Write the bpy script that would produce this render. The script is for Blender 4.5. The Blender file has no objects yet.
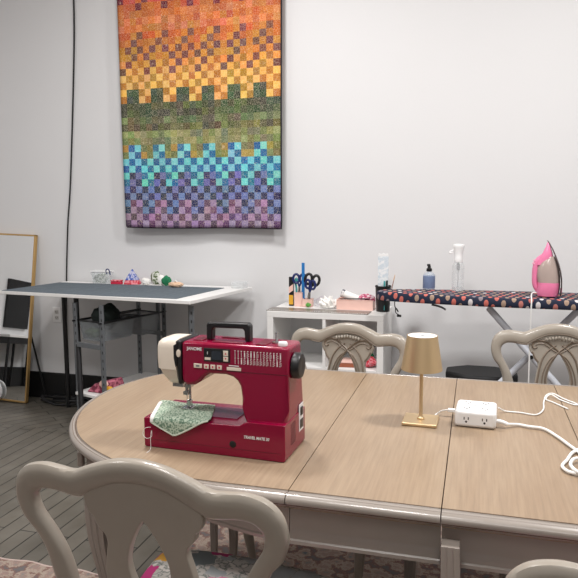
import bpy, bmesh, math, random
from mathutils import Vector, Matrix
random.seed(7)
C = bpy.context.scene.collection
PI = math.pi

# ---------------------------------------------------------------- materials
def nt(name):
    m = bpy.data.materials.new(name); m.use_nodes = True
    n = m.node_tree.nodes; l = m.node_tree.links
    return m, n, l, n['Principled BSDF']
def lin(c):
    return tuple(((x/255)/12.92 if x/255 <= .04045 else ((x/255+.055)/1.055)**2.4) for x in c)
def rgba(c): return (*lin(c), 1)
def mat(name, c, rough=.5, metal=0, var=.06, scale=30, bump=0, bscale=200, trans=0, alpha=1, emit=0, coat=0, stretch=(1,1,1)):
    m, n, l, b = nt(name)
    b.inputs['Roughness'].default_value = rough
    b.inputs['Metallic'].default_value = metal
    b.inputs['Transmission Weight'].default_value = trans
    b.inputs['Alpha'].default_value = alpha
    b.inputs['Coat Weight'].default_value = coat
    tc = n.new('ShaderNodeTexCoord'); mp = n.new('ShaderNodeMapping'); mp.inputs['Scale'].default_value = stretch
    l.new(tc.outputs['Object'], mp.inputs['Vector'])
    no = n.new('ShaderNodeTexNoise'); no.inputs['Scale'].default_value = scale; no.inputs['Detail'].default_value = 4
    l.new(mp.outputs[0], no.inputs['Vector'])
    mx = n.new('ShaderNodeMixRGB'); L = lin(c)
    mx.inputs[1].default_value = tuple(x*(1-var) for x in L)+(1,)
    mx.inputs[2].default_value = tuple(min(1, x*(1+var)) for x in L)+(1,)
    l.new(no.outputs['Fac'], mx.inputs[0]); l.new(mx.outputs[0], b.inputs['Base Color'])
    if emit:
        b.inputs['Emission Color'].default_value = rgba(c); b.inputs['Emission Strength'].default_value = emit
    if bump:
        nb = n.new('ShaderNodeTexNoise'); nb.inputs['Scale'].default_value = bscale; l.new(mp.outputs[0], nb.inputs['Vector'])
        bp = n.new('ShaderNodeBump'); bp.inputs['Strength'].default_value = bump; bp.inputs['Distance'].default_value = .002
        l.new(nb.outputs['Fac'], bp.inputs['Height']); l.new(bp.outputs[0], b.inputs['Normal'])
    return m
def ramp(n, stops, interp='LINEAR'):
    r = n.new('ShaderNodeValToRGB'); cr = r.color_ramp; cr.interpolation = interp
    while len(cr.elements) > 1: cr.elements.remove(cr.elements[0])
    cr.elements[0].position = stops[0][0]; cr.elements[0].color = rgba(stops[0][1])
    for p, c in stops[1:]:
        e = cr.elements.new(p); e.color = rgba(c)
    return r

W = {}
W['wall'] = mat('wall_paint', (220,220,221), .7, var=.015, scale=1.2, bump=.15, bscale=60)
W['ceil'] = mat('ceiling_paint', (225,223,220), .8, var=.01)
W['black'] = mat('black_plastic', (22,22,24), .4)
W['blackpaint'] = mat('black_painted_trim', (14,14,15), .55)
W['white'] = mat('white_plastic', (236,236,236), .35, var=.02)
W['whitelam'] = mat('white_laminate', (232,231,229), .4, var=.02)
W['cream'] = mat('cream_plastic', (226,214,198), .32, var=.02)
W['magenta'] = mat('raspberry_plastic', (130,0,46), .2, var=.04)
W['metal'] = mat('steel', (190,190,190), .25, 1, var=.05)
W['silver'] = mat('silver_paint', (206,210,218), .4, .15, var=.05)
W['brass'] = mat('brushed_gold', (212,186,146), .42, .8, var=.06, scale=60, stretch=(1,1,.05))
W['frame'] = mat('brass_frame', (196,160,104), .4, .6)
W['cream_wood'] = mat('greige_painted_wood', (150,142,131), .3, var=.06, scale=18, bump=.15, bscale=30, coat=.15)
W['cream_wood_dark'] = mat('antique_glaze', (112,98,84), .45, var=.1, scale=20)
W['table_paint'] = mat('greige_table_paint', (144,135,127), .28, var=.06, scale=14, bump=.1, bscale=25, coat=.2)
W['glaze'] = mat('brown_glaze_line', (92,72,58), .5, var=.15, scale=40)
W['grey_metal'] = mat('grey_powder_coat', (112,116,120), .45, .3)
W['mat'] = mat('grey_cutting_mat', (98,107,114), .9, var=.05, scale=200); W['mat'].node_tree.nodes['Principled BSDF'].inputs['Specular IOR Level'].default_value = .12
W['pinkbox'] = mat('pink_card', (232,192,180), .6)
W['pink'] = mat('pink_plastic', (232,128,168), .28, var=.04)
W['pinkl'] = mat('pale_pink_plastic', (238,170,196), .3, var=.04)
W['navy'] = mat('navy_plastic', (22,36,96), .35)
W['blue'] = mat('blue_plastic', (36,118,186), .35)
W['teal'] = mat('teal_plastic', (70,150,150), .35)
W['green'] = mat('green_fabric', (24,116,76), .8)
W['red'] = mat('red_plastic', (198,34,66), .45)
W['yellow'] = mat('yellow_card', (214,160,40), .6)
W['paper'] = mat('white_paper', (238,236,232), .8, var=.03, bump=.3, bscale=60)
W['beige'] = mat('peach_fabric', (222,188,158), .8)
W['brown'] = mat('brown_card', (150,84,58), .7)
W['purple'] = mat('lilac_fabric', (126,110,150), .8)
W['cable'] = mat('white_cable', (232,232,230), .4, var=.02)
W['darkgreen'] = mat('dark_green_cloth', (18,30,26), .9, var=.4, scale=25)

def glass(name, c, alpha=.3, rough=.08):
    m, n, l, b = nt(name)
    b.inputs['Base Color'].default_value = rgba(c); b.inputs['Roughness'].default_value = rough
    b.inputs['Alpha'].default_value = alpha
    return m
W['clear'] = glass('clear_plastic', (225,230,232), .28)
W['clearblue'] = glass('pale_blue_plastic', (196,210,226), .35)
W['mesh'] = glass('smoky_mesh_plastic', (150,156,160), .42, .4)
W['pinkbag'] = glass('pink_clear_bag', (205,120,140), .6, .15)
W['acrylic'] = glass('smoky_acrylic', (128,120,112), .85, .25)

def mirror_mat():
    m, n, l, b = nt('mirror_glass')
    b.inputs['Base Color'].default_value = (.86,.87,.87,1); b.inputs['Metallic'].default_value = 1; b.inputs['Roughness'].default_value = .01
    return m
W['mirror'] = mirror_mat()
W['night'] = mat('dark_window_glass', (8,9,12), .08, var=.1)

def wood_mat():
    m, n, l, b = nt('pale_oak_top')
    tc = n.new('ShaderNodeTexCoord')
    mp = n.new('ShaderNodeMapping'); mp.inputs['Scale'].default_value = (34, 1.3, 1); l.new(tc.outputs['Object'], mp.inputs[0])
    g = n.new('ShaderNodeTexNoise'); g.inputs['Scale'].default_value = 4; g.inputs['Detail'].default_value = 7; g.inputs['Roughness'].default_value = .65
    l.new(mp.outputs[0], g.inputs['Vector'])
    r = ramp(n, [(.25,(138,119,99)), (.5,(152,132,110)), (.75,(163,143,120))]); l.new(g.outputs['Fac'], r.inputs[0])
    mp2 = n.new('ShaderNodeMapping'); mp2.inputs['Scale'].default_value = (2.2, .5, 1); l.new(tc.outputs['Object'], mp2.inputs[0])
    g2 = n.new('ShaderNodeTexNoise'); g2.inputs['Scale'].default_value = 3; g2.inputs['Detail'].default_value = 3; l.new(mp2.outputs[0], g2.inputs['Vector'])
    r2 = ramp(n, [(.3,(225,215,205)), (.7,(255,255,255))]); l.new(g2.outputs['Fac'], r2.inputs[0])
    mx = n.new('ShaderNodeMixRGB'); mx.blend_type = 'MULTIPLY'; mx.inputs[0].default_value = .6
    l.new(r.outputs[0], mx.inputs[1]); l.new(r2.outputs[0], mx.inputs[2]); l.new(mx.outputs[0], b.inputs['Base Color'])
    b.inputs['Roughness'].default_value = .42
    bp = n.new('ShaderNodeBump'); bp.inputs['Strength'].default_value = .12; bp.inputs['Distance'].default_value = .001
    l.new(g.outputs['Fac'], bp.inputs['Height']); l.new(bp.outputs[0], b.inputs['Normal'])
    return m
W['wood'] = wood_mat()

def floor_mat():
    m, n, l, b = nt('grey_painted_planks')
    tc = n.new('ShaderNodeTexCoord')
    def planks(rot):
        mp = n.new('ShaderNodeMapping'); mp.inputs['Rotation'].default_value = (0,0,rot); l.new(tc.outputs['Object'], mp.inputs[0])
        br = n.new('ShaderNodeTexBrick'); l.new(mp.outputs[0], br.inputs['Vector'])
        br.inputs['Scale'].default_value = 1; br.inputs['Brick Width'].default_value = 2.3; br.inputs['Row Height'].default_value = .083
        br.inputs['Mortar Size'].default_value = .0032; br.inputs['Mortar Smooth'].default_value = .3
        br.inputs['Color1'].default_value = rgba((104,100,92)); br.inputs['Color2'].default_value = rgba((114,109,100)); br.inputs['Mortar'].default_value = rgba((26,24,22))
        return br
    a = planks(PI/2); d = planks(PI/2+.68)
    sx = n.new('ShaderNodeSeparateXYZ'); l.new(tc.outputs['Object'], sx.inputs[0])
    gt = n.new('ShaderNodeMath'); gt.operation = 'GREATER_THAN'; gt.inputs[1].default_value = 3.5; l.new(sx.outputs['Y'], gt.inputs[0])
    mx = n.new('ShaderNodeMixRGB'); l.new(gt.outputs[0], mx.inputs[0]); l.new(a.outputs['Color'], mx.inputs[1]); l.new(d.outputs['Color'], mx.inputs[2])
    no = n.new('ShaderNodeTexNoise'); no.inputs['Scale'].default_value = 5; no.inputs['Detail'].default_value = 6; l.new(tc.outputs['Object'], no.inputs['Vector'])
    r = ramp(n, [(.3,(200,196,190)), (.7,(255,255,255))]); l.new(no.outputs['Fac'], r.inputs[0])
    m2 = n.new('ShaderNodeMixRGB'); m2.blend_type = 'MULTIPLY'; m2.inputs[0].default_value = .8
    l.new(mx.outputs[0], m2.inputs[1]); l.new(r.outputs[0], m2.inputs[2]); l.new(m2.outputs[0], b.inputs['Base Color'])
    b.inputs['Roughness'].default_value = .48
    m3 = n.new('ShaderNodeMixRGB'); l.new(gt.outputs[0], m3.inputs[0]); l.new(a.outputs['Fac'], m3.inputs[1]); l.new(d.outputs['Fac'], m3.inputs[2])
    bp = n.new('ShaderNodeBump'); bp.invert = True; bp.inputs['Strength'].default_value = .5; bp.inputs['Distance'].default_value = .002
    l.new(m3.outputs[0], bp.inputs['Height']); l.new(bp.outputs[0], b.inputs['Normal'])
    return m
W['floor'] = floor_mat()

def rug_mat(name, sc, off):
    m, n, l, b = nt(name)
    tc = n.new('ShaderNodeTexCoord')
    mp = n.new('ShaderNodeMapping'); mp.inputs['Location'].default_value = off; l.new(tc.outputs['Object'], mp.inputs[0])
    v = n.new('ShaderNodeTexVoronoi'); v.inputs['Scale'].default_value = sc; l.new(mp.outputs[0], v.inputs['Vector'])
    no = n.new('ShaderNodeTexNoise'); no.inputs['Scale'].default_value = sc*1.6; no.inputs['Detail'].default_value = 8; no.inputs['Roughness'].default_value = .75; l.new(mp.outputs[0], no.inputs['Vector'])
    ad = n.new('ShaderNodeMath'); ad.operation = 'MULTIPLY_ADD'; ad.inputs[1].default_value = .5; l.new(v.outputs['Distance'], ad.inputs[0]); l.new(no.outputs['Fac'], ad.inputs[2])
    r = ramp(n, [(.45,(92,100,108)), (.55,(140,132,124)), (.64,(148,122,114)), (.72,(168,156,142)), (.82,(122,86,78)), (.9,(104,100,100))])
    l.new(ad.outputs[0], r.inputs[0]); l.new(r.outputs[0], b.inputs['Base Color'])
    b.inputs['Roughness'].default_value = .95
    bp = n.new('ShaderNodeBump'); bp.inputs['Strength'].default_value = .4; bp.inputs['Distance'].default_value = .003
    n2 = n.new('ShaderNodeTexNoise'); n2.inputs['Scale'].default_value = 300; l.new(tc.outputs['Object'], n2.inputs['Vector'])
    l.new(n2.outputs['Fac'], bp.inputs['Height']); l.new(bp.outputs[0], b.inputs['Normal'])
    return m
W['rug1'] = rug_mat('distressed_rug_blue_pink', 14, (0,0,0)); W['rug2'] = rug_mat('distressed_rug_rose', 18, (3,1,0))

def floral_mat():
    m, n, l, b = nt('floral_seat_fabric')
    tc = n.new('ShaderNodeTexCoord')
    dist = n.new('ShaderNodeTexNoise'); dist.inputs['Scale'].default_value = 26; l.new(tc.outputs['Object'], dist.inputs['Vector'])
    mx0 = n.new('ShaderNodeMixRGB'); mx0.blend_type = 'ADD'; mx0.inputs[0].default_value = .05; l.new(tc.outputs['Object'], mx0.inputs[1]); l.new(dist.outputs['Color'], mx0.inputs[2])
    v = n.new('ShaderNodeTexVoronoi'); v.inputs['Scale'].default_value = 13; l.new(mx0.outputs[0], v.inputs['Vector'])
    sp = n.new('ShaderNodeSeparateColor'); l.new(v.outputs['Color'], sp.inputs[0])
    pal = ramp(n, [(0,(176,44,110)), (.3,(200,150,60)), (.45,(150,154,156)), (.6,(150,30,70)), (.75,(110,118,120)), (.88,(206,120,150))], 'CONSTANT')
    l.new(sp.outputs[0], pal.inputs[0])
    st = ramp(n, [(0,(255,255,255)), (.036,(0,0,0))], 'LINEAR')
    lt = n.new('ShaderNodeMath'); lt.operation = 'LESS_THAN'; lt.inputs[1].default_value = .52; l.new(v.outputs['Distance'], lt.inputs[0])
    wv = n.new('ShaderNodeTexNoise'); wv.inputs['Scale'].default_value = 40; l.new(tc.outputs['Object'], wv.inputs['Vector'])
    lr = ramp(n, [(.45,(176,172,166)), (.5,(104,110,106)), (.58,(196,190,184))]); l.new(wv.outputs['Fac'], lr.inputs[0])
    mx = n.new('ShaderNodeMixRGB'); l.new(lt.outputs[0], mx.inputs[0]); l.new(lr.outputs[0], mx.inputs[1]); l.new(pal.outputs[0], mx.inputs[2])
    l.new(mx.outputs[0], b.inputs['Base Color']); b.inputs['Roughness'].default_value = .85
    return m
W['floral'] = floral_mat()

def board_cover_mat():
    m, n, l, b = nt('dotted_navy_cover')
    tc = n.new('ShaderNodeTexCoord')
    mp = n.new('ShaderNodeMapping'); mp.inputs['Rotation'].default_value = (0,0,.5); mp.inputs['Scale'].default_value = (1,.62,1); l.new(tc.outputs['UV'], mp.inputs[0])
    v = n.new('ShaderNodeTexVoronoi'); v.inputs['Scale'].default_value = 27; v.inputs['Randomness'].default_value = .12; l.new(mp.outputs[0], v.inputs['Vector'])
    lt = n.new('ShaderNodeMath'); lt.operation = 'LESS_THAN'; lt.inputs[1].default_value = .32; l.new(v.outputs['Distance'], lt.inputs[0])
    sp = n.new('ShaderNodeSeparateColor'); l.new(v.outputs['Color'], sp.inputs[0])
    pal = ramp(n, [(0,(200,108,96)), (.26,(168,142,124)), (.60,(214,208,208)), (.68,(186,116,108)), (.80,(140,128,134))], 'CONSTANT'); l.new(sp.outputs[0], pal.inputs[0])
    mx = n.new('ShaderNodeMixRGB'); l.new(lt.outputs[0], mx.inputs[0]); mx.inputs[1].default_value = rgba((26,34,58)); l.new(pal.outputs[0], mx.inputs[2])
    l.new(mx.outputs[0], b.inputs['Base Color']); b.inputs['Roughness'].default_value = .8
    return m
W['cover'] = board_cover_mat()

def speckle(name, a, b_, sc=90):
    m, n, l, b = nt(name)
    tc = n.new('ShaderNodeTexCoord'); no = n.new('ShaderNodeTexNoise'); no.inputs['Scale'].default_value = sc; no.inputs['Detail'].default_value = 3
    l.new(tc.outputs['Object'], no.inputs['Vector']); r = ramp(n, [(.42, a), (.56, b_)]); l.new(no.outputs['Fac'], r.inputs[0])
    l.new(r.outputs[0], b.inputs['Base Color']); b.inputs['Roughness'].default_value = .85
    return m
W['sage'] = speckle('sage_print_cotton', (96,124,104), (186,200,180), 190)
W['pinkfab'] = speckle('pink_print_fabric', (232,206,212), (176,60,100), 60)
W['floralroll'] = speckle('white_print_roll', (236,232,230), (60,64,80), 28)
W['bag'] = speckle('rose_bag_content', (196,110,130), (112,40,60), 30)
W['bluered'] = speckle('blue_print', (60,90,170), (190,190,215), 70)
W['redpr'] = speckle('red_print', (190,30,50), (225,140,150), 70)
W['pkg'] = speckle('white_blue_package', (232,234,236), (204,214,222), 60)
W['greygreen'] = speckle('camo_print', (220,222,214), (90,104,70), 60)

def quilt_mat():
    m, n, l, b = nt('patchwork_batik_cotton')
    at = n.new('ShaderNodeVertexColor'); at.layer_name = 'Col'
    tc = n.new('ShaderNodeTexCoord')
    no = n.new('ShaderNodeTexNoise'); no.inputs['Scale'].default_value = 70; no.inputs['Detail'].default_value = 6; no.inputs['Roughness'].default_value = .85
    l.new(tc.outputs['Object'], no.inputs['Vector'])
    r = ramp(n, [(.38,(84,80,84)), (.47,(136,136,136)), (.56,(160,160,158)), (.64,(244,236,222))]); l.new(no.outputs['Fac'], r.inputs[0])
    mx = n.new('ShaderNodeMixRGB'); mx.blend_type = 'SOFT_LIGHT'; mx.inputs[0].default_value = .8
    l.new(at.outputs[0], mx.inputs[1]); l.new(r.outputs[0], mx.inputs[2])
    vo = n.new('ShaderNodeTexVoronoi'); vo.feature = 'DISTANCE_TO_EDGE'; vo.inputs['Scale'].default_value = 75; l.new(tc.outputs['Object'], vo.inputs['Vector'])
    lt = n.new('ShaderNodeMath'); lt.operation = 'LESS_THAN'; lt.inputs[1].default_value = .035; l.new(vo.outputs['Distance'], lt.inputs[0])
    k = n.new('ShaderNodeMath'); k.operation = 'MULTIPLY'; k.inputs[1].default_value = .34; l.new(lt.outputs[0], k.inputs[0])
    m2 = n.new('ShaderNodeMixRGB'); l.new(k.outputs[0], m2.inputs[0]); l.new(mx.outputs[0], m2.inputs[1]); m2.inputs[2].default_value = rgba((236,222,196))
    l.new(m2.outputs[0], b.inputs['Base Color']); b.inputs['Roughness'].default_value = .9; b.inputs['Specular IOR Level'].default_value = .25
    return m
W['quilt'] = quilt_mat()

# ---------------------------------------------------------------- helpers
def T(o, label=None, cat=None, group=None, kind=None):
    if label: o['label'] = label
    if cat: o['category'] = cat
    if group: o['group'] = group
    if kind: o['kind'] = kind
    return o
def empty(name, loc=(0,0,0), rz=0, label=None, cat=None, group=None):
    o = bpy.data.objects.new(name, None); C.objects.link(o); o.empty_display_size = .05
    o.location = loc; o.rotation_euler = (0,0,rz)
    return T(o, label, cat, group)
def B(): return bmesh.new()
def mk(name, bm, m, parent=None, bevel=0, smooth=True, loc=None, rot=None, seg=2, sub=0):
    bmesh.ops.recalc_face_normals(bm, faces=bm.faces)
    me = bpy.data.meshes.new(name); bm.to_mesh(me); bm.free()
    o = bpy.data.objects.new(name, me); C.objects.link(o); me.materials.append(W[m] if isinstance(m, str) else m)
    if smooth:
        for p in me.polygons: p.use_smooth = True
        try: me.set_sharp_from_angle(angle=math.radians(38))
        except Exception: pass
    if parent: o.parent = parent
    if loc: o.location = loc
    if rot: o.rotation_euler = rot
    if bevel:
        b = o.modifiers.new('bevel', 'BEVEL'); b.width = bevel; b.segments = seg; b.limit_method = 'ANGLE'; b.angle_limit = math.radians(40)
        b.harden_normals = False
    if sub:
        s = o.modifiers.new('sub', 'SUBSURF'); s.levels = sub; s.render_levels = sub
    return o
def box(bm, x0, x1, y0, y1, z0, z1, M=None):
    vs = [bm.verts.new((x,y,z)) for x in (x0,x1) for y in (y0,y1) for z in (z0,z1)]
    for f in ((0,1,3,2),(4,6,7,5),(0,4,5,1),(2,3,7,6),(0,2,6,4),(1,5,7,3)): bm.faces.new([vs[i] for i in f])
    if M:
        for v in vs: v.co = M @ v.co
    return vs
def smoothpath(P, k=6, closed=False):
    P = [Vector(p) for p in P]; out = []; n = len(P)
    for i in range(n if closed else n-1):
        p1, p2 = P[i], P[(i+1) % n]
        p0 = P[(i-1) % n] if (closed or i > 0) else p1
        p3 = P[(i+2) % n] if (closed or i+2 < n) else p2
        for j in range(k):
            t = j/k
            out.append(.5*((2*p1)+(p2-p0)*t+(2*p0-5*p1+4*p2-p3)*t*t+(3*p1-p0-3*p2+p3)*t**3))
    if not closed: out.append(P[-1])
    return out
def tube(bm, P, r, seg=10, cap=True, flat=None):
    P = [Vector(p) for p in P]; n = len(P); rr = r if isinstance(r, (list, tuple)) else [r]*n
    prev = None; rings = []
    for i, p in enumerate(P):
        t = (P[min(i+1, n-1)]-P[max(i-1, 0)]).normalized()
        if prev is None:
            a = Vector((0,0,1)) if abs(t.z) < .9 else Vector((0,1,0)); u = t.cross(a).normalized()
        else:
            u = (prev - t*prev.dot(t)).normalized()
        prev = u; w = t.cross(u)
        ring = []
        for k in range(seg):
            a = 2*PI*k/seg
            ring.append(bm.verts.new(p+u*math.cos(a)*rr[i]+w*math.sin(a)*rr[i]*(flat or 1)))
        rings.append(ring)
    for a, b in zip(rings, rings[1:]):
        for k in range(seg): bm.faces.new((a[k], a[(k+1)%seg], b[(k+1)%seg], b[k]))
    if cap: bm.faces.new(rings[0][::-1]); bm.faces.new(rings[-1])
def lathe(bm, prof, cx=0, cy=0, seg=28, axis='z', M=None):
    rings = []
    for r, z in prof:
        ring = []
        for k in range(seg):
            a = 2*PI*k/seg
            co = Vector((cx+r*math.cos(a), cy+r*math.sin(a), z))
            if axis == 'x': co = Vector((z, cx+r*math.cos(a), cy+r*math.sin(a)))
            if axis == 'y': co = Vector((cx+r*math.cos(a), z, cy+r*math.sin(a)))
            if M: co = M @ co
            ring.append(bm.verts.new(co))
        rings.append(ring)
    for a, b in zip(rings, rings[1:]):
        for k in range(seg): bm.faces.new((a[k], a[(k+1)%seg], b[(k+1)%seg], b[k]))
    bm.faces.new(rings[0][::-1]); bm.faces.new(rings[-1])
def prism(bm, pts, z0, z1):                 # polygon in XY, extruded in z
    a = [bm.verts.new((x,y,z0)) for x, y in pts]; b = [bm.verts.new((x,y,z1)) for x, y in pts]
    bm.faces.new(a[::-1]); bm.faces.new(b); n = len(pts)
    for i in range(n): bm.faces.new((a[i], a[(i+1)%n], b[(i+1)%n], b[i]))
def prismXZ(bm, pts, y0, y1):
    a = [bm.verts.new((x,y0,z)) for x, z in pts]; b = [bm.verts.new((x,y1,z)) for x, z in pts]
    bm.faces.new(a[::-1]); bm.faces.new(b); n = len(pts)
    for i in range(n): bm.faces.new((a[i], a[(i+1)%n], b[(i+1)%n], b[i]))
def blob(bm, c, s, seed=0, amp=.25, seg=14):
    rnd = random.Random(seed); ph = [rnd.uniform(0, 6.28) for _ in range(6)]
    r = bmesh.ops.create_uvsphere(bm, u_segments=seg*2, v_segments=seg, radius=1)
    for v in r['verts']:
        n = v.co.copy(); k = 1+amp*(math.sin(5*n.x+ph[0])*math.sin(4*n.y+ph[1])+.6*math.sin(9*n.z+ph[2]+4*n.x)*math.sin(8*n.y+ph[3]))
        v.co = Vector((c[0]+n.x*s[0]*k, c[1]+n.y*s[1]*k, c[2]+max(n.z*k, -1)*s[2]))
def text(name, body, size, m, parent, loc, rot, ext=.0004, bold=False, sx=1, shear=0):
    cu = bpy.data.curves.new(name, 'FONT'); cu.body = body; cu.size = size; cu.extrude = ext; cu.shear = shear
    if bold: cu.offset = size*.018
    t = bpy.data.objects.new(name, cu); C.objects.link(t); bpy.context.view_layer.update()
    me = bpy.data.meshes.new_from_object(t.evaluated_get(bpy.context.evaluated_depsgraph_get()))
    bpy.data.objects.remove(t)
    o = bpy.data.objects.new(name, me); C.objects.link(o); me.materials.clear(); me.materials.append(W[m])
    for v in me.vertices: v.co.x *= sx
    o.parent = parent; o.location = loc; o.rotation_euler = rot
    return o
def copy_tree(o, parent=None):
    c = o.copy(); C.objects.link(c); c.parent = parent
    for ch in list(o.children): copy_tree(ch, c)
    return c

# ---------------------------------------------------------------- the room
WY = 4.12; WL = -4.6; WR = 3.6; WF = -3.4; CH = 3.7
def struct(name, bm, m, **k): return T(mk(name, bm, m, None, smooth=False, **k), kind='structure')
b = B(); box(b, WL-.1, WR+.1, WF-.1, WY+.1, -.1, 0); struct('floor', b, 'floor')
b = B(); box(b, WL-.1, WR+.1, WF-.1, WY+.1, CH, CH+.1); struct('ceiling', b, 'ceil')
b = B(); box(b, WL-.1, WR+.1, WY, WY+.1, 0, CH); struct('wall_back', b, 'wall')
b = B(); box(b, WL-.1, WL, WF, WY, 0, CH); struct('wall_left', b, 'wall')
b = B(); box(b, WR, WR+.1, WF, WY, 0, CH); struct('wall_right', b, 'wall')
b = B(); box(b, WL-.1, WR+.1, WF-.1, WF, 0, CH); struct('wall_front', b, 'wall')
b = B(); box(b, WL, WR, WY-.018, WY-.0005, 0.001, .2); struct('baseboard_back', b, 'blackpaint', bevel=.004)
b = B(); box(b, WL+.0005, WL+.018, WF, WY-.02, .001, .2); struct('baseboard_left', b, 'blackpaint', bevel=.004)

# ---------------------------------------------------------------- quilt
def make_quilt():
    root = empty('quilt', (-1.772, 4.05, 1.30), 0, 'rainbow patchwork quilt of small squares hanging on the white wall', 'quilt')
    NC, NR = 25, 36; w = .0451; h = .0458; x0 = -NC*w/2
    rnd = random.Random(3)
    P = {c for k in range(6) for c in (1+4*k, 2+4*k)}
    def jit(c, a=10): return tuple(max(0, min(255, v+rnd.uniform(-a, a))) for v in c)
    def col(r, c):
        dk = (r+c) % 2 == 0; p = c in P
        if r <= 1: return jit((106,80,114) if dk else (170,146,180))
        if r <= 3: return (jit((122,90,120) if dk else (176,148,178)) if p else jit((54,64,104) if dk else (122,142,186)))
        if r <= 5: return jit((52,60,100) if dk else (120,138,188))
        if r <= 7: return (jit((60,64,106) if dk else (118,124,182)) if p else jit((34,124,160) if dk else (122,206,204)))
        if r <= 9: return jit((34,116,164) if dk else (126,206,212))
        if r <= 11:
            if p: return jit((36,118,164) if dk else (130,206,210))
            return jit(rnd.choice([(152,146,84),(176,154,80),(124,126,82),(132,136,94)]))
        if r <= 13: return jit(rnd.choice([(144,152,100),(132,142,90),(158,160,110),(122,130,98)]))
        if r == 14: return jit(rnd.choice([(100,94,66),(112,108,70),(126,130,82),(90,86,66)]))
        if r == 15: return jit(rnd.choice([(110,106,78),(130,148,96),(94,102,76)]) if p else rnd.choice([(128,146,98),(106,118,82)]))
        if r <= 17: return jit(rnd.choice([(78,92,68),(66,80,62),(94,104,68),(84,86,66)]))
        if r <= 19:
            if p: return jit(rnd.choice([(64,84,68),(76,94,74)]))
            return jit((186,132,52) if dk else (236,190,112))
        if r <= 21: return jit((188,136,56) if dk else (238,190,112))
        if r == 22: return jit((132,84,78)) if c % 4 == 0 else jit((186,130,52) if dk else (230,176,92))
        if r == 23: return jit((130,80,76)) if c % 4 == 1 else jit((184,124,50) if dk else (222,160,80))
        if r == 24: return jit((132,84,78)) if c % 2 == 0 and rnd.random() < .85 else jit((206,142,60))
        if r == 25: return jit((126,80,76)) if c % 2 == 1 and rnd.random() < .85 else jit((202,136,56))
        if r == 26: return jit((132,84,78)) if c % 4 == 2 else jit((208,140,58) if c % 4 == 1 else (198,112,50))
        if r == 27: return jit((132,84,78)) if c % 4 == 3 else jit((210,142,60) if c % 4 == 2 else (204,106,48))
        if r <= 30: return jit(rnd.choice([(208,120,68),(196,106,62),(216,138,88),(202,126,62)]), 12)
        if r == 31: return jit((128,48,70)) if c % 4 == 3 else jit(rnd.choice([(208,98,56),(200,112,50)]))
        if r == 32: return jit((130,46,74)) if c % 4 == 0 else jit((204,88,84) if p else (206,112,54))
        return jit((124,44,72) if dk and rnd.random() < .6 else rnd.choice([(208,76,88),(214,92,92),(196,64,84)]))
    bm = B(); cl = bm.loops.layers.float_color.new('Col')
    K = 2
    def wav(x, z): return .006*math.sin(x*6+1)+.004*math.sin(x*17+z*3)+.010*max(0, .25-z)*math.sin(x*5)
    def pos(i, j):                              # lattice, half steps give each patch its puff
        x = x0+i*w/2; z = j*h/2
        sk = .006*(1-z/1.5)
        puff = -.0022 if (i % 2 and j % 2) else 0
        xx = x+(x/(NC*w/2))*(-sk)-.008*(z/1.5)*(1 if x < 0 else 0)*abs(x)/.56-.002
        sag = -.012*(x+.56)/1.12*max(0, 1-z/1.2)+.004*math.sin(x*5)*max(0, 1-z/.4)
        return (xx, wav(x, z)+puff, z+sag)
    V = {}
    for i in range(NC*2+1):
        for j in range(NR*2+1): V[i,j] = bm.verts.new(pos(i, j))
    for c in range(NC):
        for r in range(NR):
            cc = rgba(col(r, c))
            for a in (0,1):
                for d in (0,1):
                    i, j = 2*c+a, 2*r+d
                    f = bm.faces.new((V[i,j], V[i+1,j], V[i+1,j+1], V[i,j+1]))
                    for lp in f.loops: lp[cl] = cc
    q = mk('patchwork_front', bm, 'quilt', root)
    s = q.modifiers.new('t', 'SOLIDIFY'); s.thickness = .012; s.offset = 1
    edge = [pos(i, 0) for i in range(NC*2+1)]+[pos(NC*2, j) for j in range(1, NR*2+1)]+[pos(i, NR*2) for i in range(NC*2-1, -1, -1)]+[pos(0, j) for j in range(NR*2-1, 0, -1)]
    bm = B(); edge = [Vector(e)+Vector((0,.004,0)) for e in edge]; tube(bm, edge+[edge[0]], .0075, 8)
    mk('binding', bm, mat('navy_binding', (24,20,34), .85), root)
    return root
make_quilt()

# ---------------------------------------------------------------- wall things
cord = [(-2.722,4.11,3.69),(-2.722,4.108,2.86),(-2.745,4.108,2.4),(-2.81,4.108,1.63),(-2.85,4.108,1.3),(-2.882,4.108,.89),(-2.90,4.105,.5),(-2.91,4.09,.22)]
b = B(); P = smoothpath(cord, 6); tube(b, P, [.0068-.0025*i/len(P) for i in range(len(P))], 8)
T(mk('wall_cable', b, 'black'), 'thin black cable hanging down the white wall left of the quilt', 'cable')

o = empty('wall_outlet', (-2.983, WY, .585), 0, 'white electrical outlet plate on the wall above the black baseboard, between mirror and cutting table', 'outlet')
b = B(); box(b, -.036, .036, -.007, -.0005, 0, .115); mk('plate', b, 'white', o, bevel=.003)
for z in (.022, .066):
    b = B(); box(b, -.016, .016, -.010, -.006, z, z+.027); s = mk('socket', b, mat('socket_grey', (205,203,200), .4), o, bevel=.003)
    b = B(); box(b, -.008, -.005, -.0108, -.0098, z+.010, z+.020); box(b, .005, .008, -.0108, -.0098, z+.010, z+.020); box(b, -.002, .002, -.0108, -.0098, z+.003, z+.007)
    mk('slots', b, 'black', s)

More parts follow.
